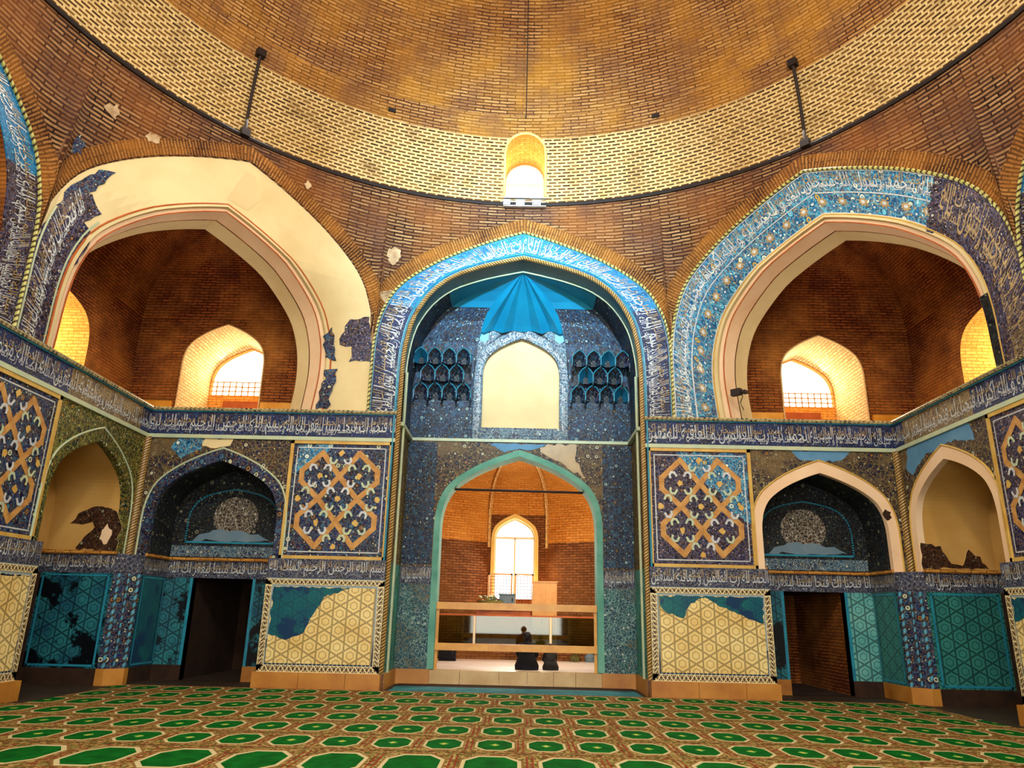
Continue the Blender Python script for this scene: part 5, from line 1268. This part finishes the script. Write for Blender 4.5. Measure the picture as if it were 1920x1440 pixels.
# ------------------------------------------------------------------ seated people
def person(x, y, z, rot, label, lean=0.0, hs=1.0, cloth='black', hood=True):
    t = thing('person', label, 'person', (x, y, z))
    J = {'pel': ((0, 0, .12), .155), 'waist': ((0, -.02+lean*.3, .30), .135), 'chest': ((0, .0+lean*.6, .47), .165), 'neckb': ((0, .01+lean, .60), .075), 'neck': ((0, .02+lean, .66), .055), 'head': ((0, .045+lean, .745), .088), 'crown': ((0, .04+lean, .81), .07),
         'ls': ((-.17, .01+lean*.9, .56), .07), 'le': ((-.24, .12+lean, .34), .055), 'lw': ((-.15, .33+lean, .24), .036), 'rs': ((.17, .01+lean*.9, .56), .07), 're': ((.24, .12+lean, .34), .055), 'rw': ((.15, .33+lean, .24), .036),
         'lk': ((-.17, .42, .13), .085), 'lf': ((-.08, .05, .06), .06), 'lt': ((-.06, -.16, .05), .045), 'rk': ((.17, .42, .13), .085), 'rf': ((.08, .05, .06), .06), 'rt': ((.06, -.16, .05), .045)}
    E_ = [('pel', 'waist'), ('waist', 'chest'), ('chest', 'neckb'), ('neckb', 'neck'), ('neck', 'head'), ('head', 'crown'), ('chest', 'ls'), ('ls', 'le'), ('le', 'lw'), ('chest', 'rs'), ('rs', 're'), ('re', 'rw'), ('pel', 'lk'), ('lk', 'lf'), ('lf', 'lt'), ('pel', 'rk'), ('rk', 'rf'), ('rf', 'rt')]
    K = list(J); me = bpy.data.meshes.new('body'); me.from_pydata([J[k][0] for k in K], [(K.index(a), K.index(b)) for a, b in E_], [])
    o = bpy.data.objects.new('body', me); COL.objects.link(o); md = o.modifiers.new('s', 'SKIN'); md.use_smooth_shade = True
    for v, k in zip(me.skin_vertices[0].data, K): v.radius = (J[k][1],)*2; v.use_root = k == 'pel'
    o.modifiers.new('u', 'SUBSURF').levels = 2
    bpy.context.view_layer.update(); m2 = bpy.data.meshes.new_from_object(o.evaluated_get(bpy.context.evaluated_depsgraph_get())); bpy.data.objects.remove(o)
    zs = min(v.co.z for v in m2.vertices)
    b = bpy.data.objects.new('body', m2); COL.objects.link(b); m2.materials.append(MT[cloth]); m2.materials.append(MT['skin'])
    for p in m2.polygons:
        c = p.center; p.use_smooth = True
        if (c.z > .64 and c.y > lean+.02) or (c.y > .28+lean and c.z > .2 and abs(c.x) < .2): p.material_index = 1
    b.parent = t
    def sph(name, c, r, m, seg=20):
        bm = bmesh.new(); bmesh.ops.create_uvsphere(bm, u_segments=seg, v_segments=seg//2, radius=1)
        for v in bm.verts: v.co = Vector((v.co.x*r[0]+c[0], v.co.y*r[1]+c[1], v.co.z*r[2]+c[2]))
        me_ = bpy.data.meshes.new(name); bm.to_mesh(me_); bm.free(); me_.materials.append(MT[m]); [setattr(p, 'use_smooth', True) for p in me_.polygons]
        q = bpy.data.objects.new(name, me_); COL.objects.link(q); q.parent = t; return q
    sph('hair', (0, .02+lean, .775), (.102, .108, .105), 'hair')
    # robe spread over the hips and heels
    bm = bmesh.new(); seg = 24; P = [(.30, .0), (.31, .1), (.255, .22), (.2, .33), (.19, .45), (.205, .55), (.12, .62), (.06, .66)]
    prev = None
    for r, zz_ in P:
        ring = [bm.verts.new((r*math.cos(2*PI*k/seg)*(1.0 if zz_ > .3 else .95), (r*(.75 if zz_ > .3 else 1.0)*math.sin(2*PI*k/seg))*.8+.0+lean*zz_/.6+(.1 if zz_ < .2 else 0)*(.2-zz_)*5*.6, zz_)) for k in range(seg)]
        if prev:
            for k in range(seg): bm.faces.new((prev[k], prev[(k+1) % seg], ring[(k+1) % seg], ring[k]))
        prev = ring
    me_ = bpy.data.meshes.new('robe'); bm.to_mesh(me_); bm.free(); me_.materials.append(MT[cloth]); [setattr(p, 'use_smooth', True) for p in me_.polygons]
    q = bpy.data.objects.new('robe', me_); COL.objects.link(q); q.parent = t
    t.rotation_euler = (0, 0, rot); t.scale = (hs, hs, hs); return t
MT['dark_grey_cloth'] = m_plain('dark_grey_cloth', '#1c1a18', '#2a2622', 6, .9)
person(.25, 17.75, .28, R(-4), 'person in black seated on the marble floor, back turned, left of the pair', 0, .93)
person(.80, 17.85, .28, R(6), 'person in dark clothes bent forward, seated right of the person in black', .2, .64, 'dark_grey_cloth')

# ------------------------------------------------------------------ small fittings
t = thing('floodlight', 'small dark floodlight with hanging wire on the cream reveal of the blue inscribed arch', 'floodlight', DR.p(-2.3, 6.1, .1))
mb = MB(); c = DR.p(-2.2, 6.1, .05)
def bx(mb, a, b, m): mb.box(a[0], b[0], a[1], b[1], a[2], b[2], m, xf=lambda q: c+DR.u*q.x+DR.n*q.y+Vector((0, 0, q.z)))
bx(mb, (-.12, .02, -.06), (.1, .14, .08), 'iron'); mb.build('lamp_head', t); mb = MB(); bx(mb, (.1, -.05, -.03), (.2, .1, .03), 'iron'); mb.build('bracket', t)
mb = MB(); tube(mb, [c+DR.u*(.08+.03*math.sin(k))+DR.n*.05+Vector((0, 0, -.05*k)) for k in range(9)], .01, 'iron', 5); mb.build('wire', t)
mb = MB(); P = FRONT.p(7.55, 3.72, .02); slab(mb, FRONT, [jag(blob(7.62, 3.6, .1, .12, 4, 10), .02, .05, 2)], .02, 0, 'dark_stone'); tag(mb.build('plaster_hole'), 'small dark hole broken in the cream border of the right-hand niche arch', 'hole')

# ------------------------------------------------------------------ light
w = bpy.data.worlds.new('World'); sc.world = w; w.use_nodes = True
bg = w.node_tree.nodes['Background']; bg.inputs[0].default_value = (1, .985, .95, 1); bg.inputs[1].default_value = 3.0
def lamp(name, loc, to, size, energy, col=(1, 1, 1), sy=None, spread=PI):
    l = bpy.data.lights.new(name, 'AREA'); l.energy = energy; l.color = col; l.shape = 'RECTANGLE'; l.size = size; l.size_y = sy or size; l.spread = spread
    o = bpy.data.objects.new(name, l); COL.objects.link(o); o.location = loc
    o.rotation_euler = (Vector(to)-Vector(loc)).to_track_quat('-Z', 'Y').to_euler(); return o
WARM = (1, .84, .62); DAY = (1, .95, .86); COOL_TINT = (.45, .75, 1)
lamp('entrance_daylight', (0, -1.9, 3.6), (0, 8, 5.0), 5.0, 330, DAY, 6.5)
for k in range(8):
    a = R(45*k)
    if k == 0: continue
    p = cyl(a, 11.7)-Vector((math.sin(a), math.cos(a), 0))*.25
    e = {4: 420, 3: 330, 5: 330}.get(k, 150)
    lamp('drum_window_and_fill', p, (CEN.x-math.sin(a)*6, CEN.y-math.cos(a)*6, 7.5), .9, e, DAY, 1.4)  # added fill lamps spaced around the drum for even light; no windows modelled here
lamp('added_cool_tint', cyl(PI, 11.7)-Vector((0, -.3, 0)), (0, D, 10.2), .5, 210, COOL_TINT, .5, R(36))  # added cool lamp that tints the middle of the front wall blue
lamp('drum_window_and_fill', (0, D+1.0, 11.6), (0, CY, 11.3), .7, 26, (1, .9, .7), .9)
for sx in (-1, 1):
    lamp('gallery_daylight', (sx*7.2, 18.3, 7.3), (sx*7.4, 14, 6.4), 1.3, 42, WARM, .9)
    lamp('gallery_side_daylight', (sx*10.6, 13.85, 6.9), (sx*8, 14.6, 6.6), 1.0, 48, WARM, .8)
lamp('chamber_daylight', (-.09, 22.9, 3.1), (0, 18, 1.5), 1.1, 120, (1, .9, .74), 2.2)
lamp('chamber_side_lamp', (2.3, 18.2, 3.6), (-1.5, 22.5, 2.5), .8, 75, (1, .85, .62), 1.2)  # unseen area lamp inside the chamber, which has no side window
sc.view_settings.view_transform = 'Standard'; sc.view_settings.look = 'None'; sc.view_settings.gamma = 1; sc.view_settings.use_curve_mapping = False
sc.view_settings.exposure = 0.8
sc.cycles.use_denoising = True
sc.cycles.max_bounces = 8; sc.cycles.diffuse_bounces = 3
sc.cycles.sample_clamp_indirect = 6
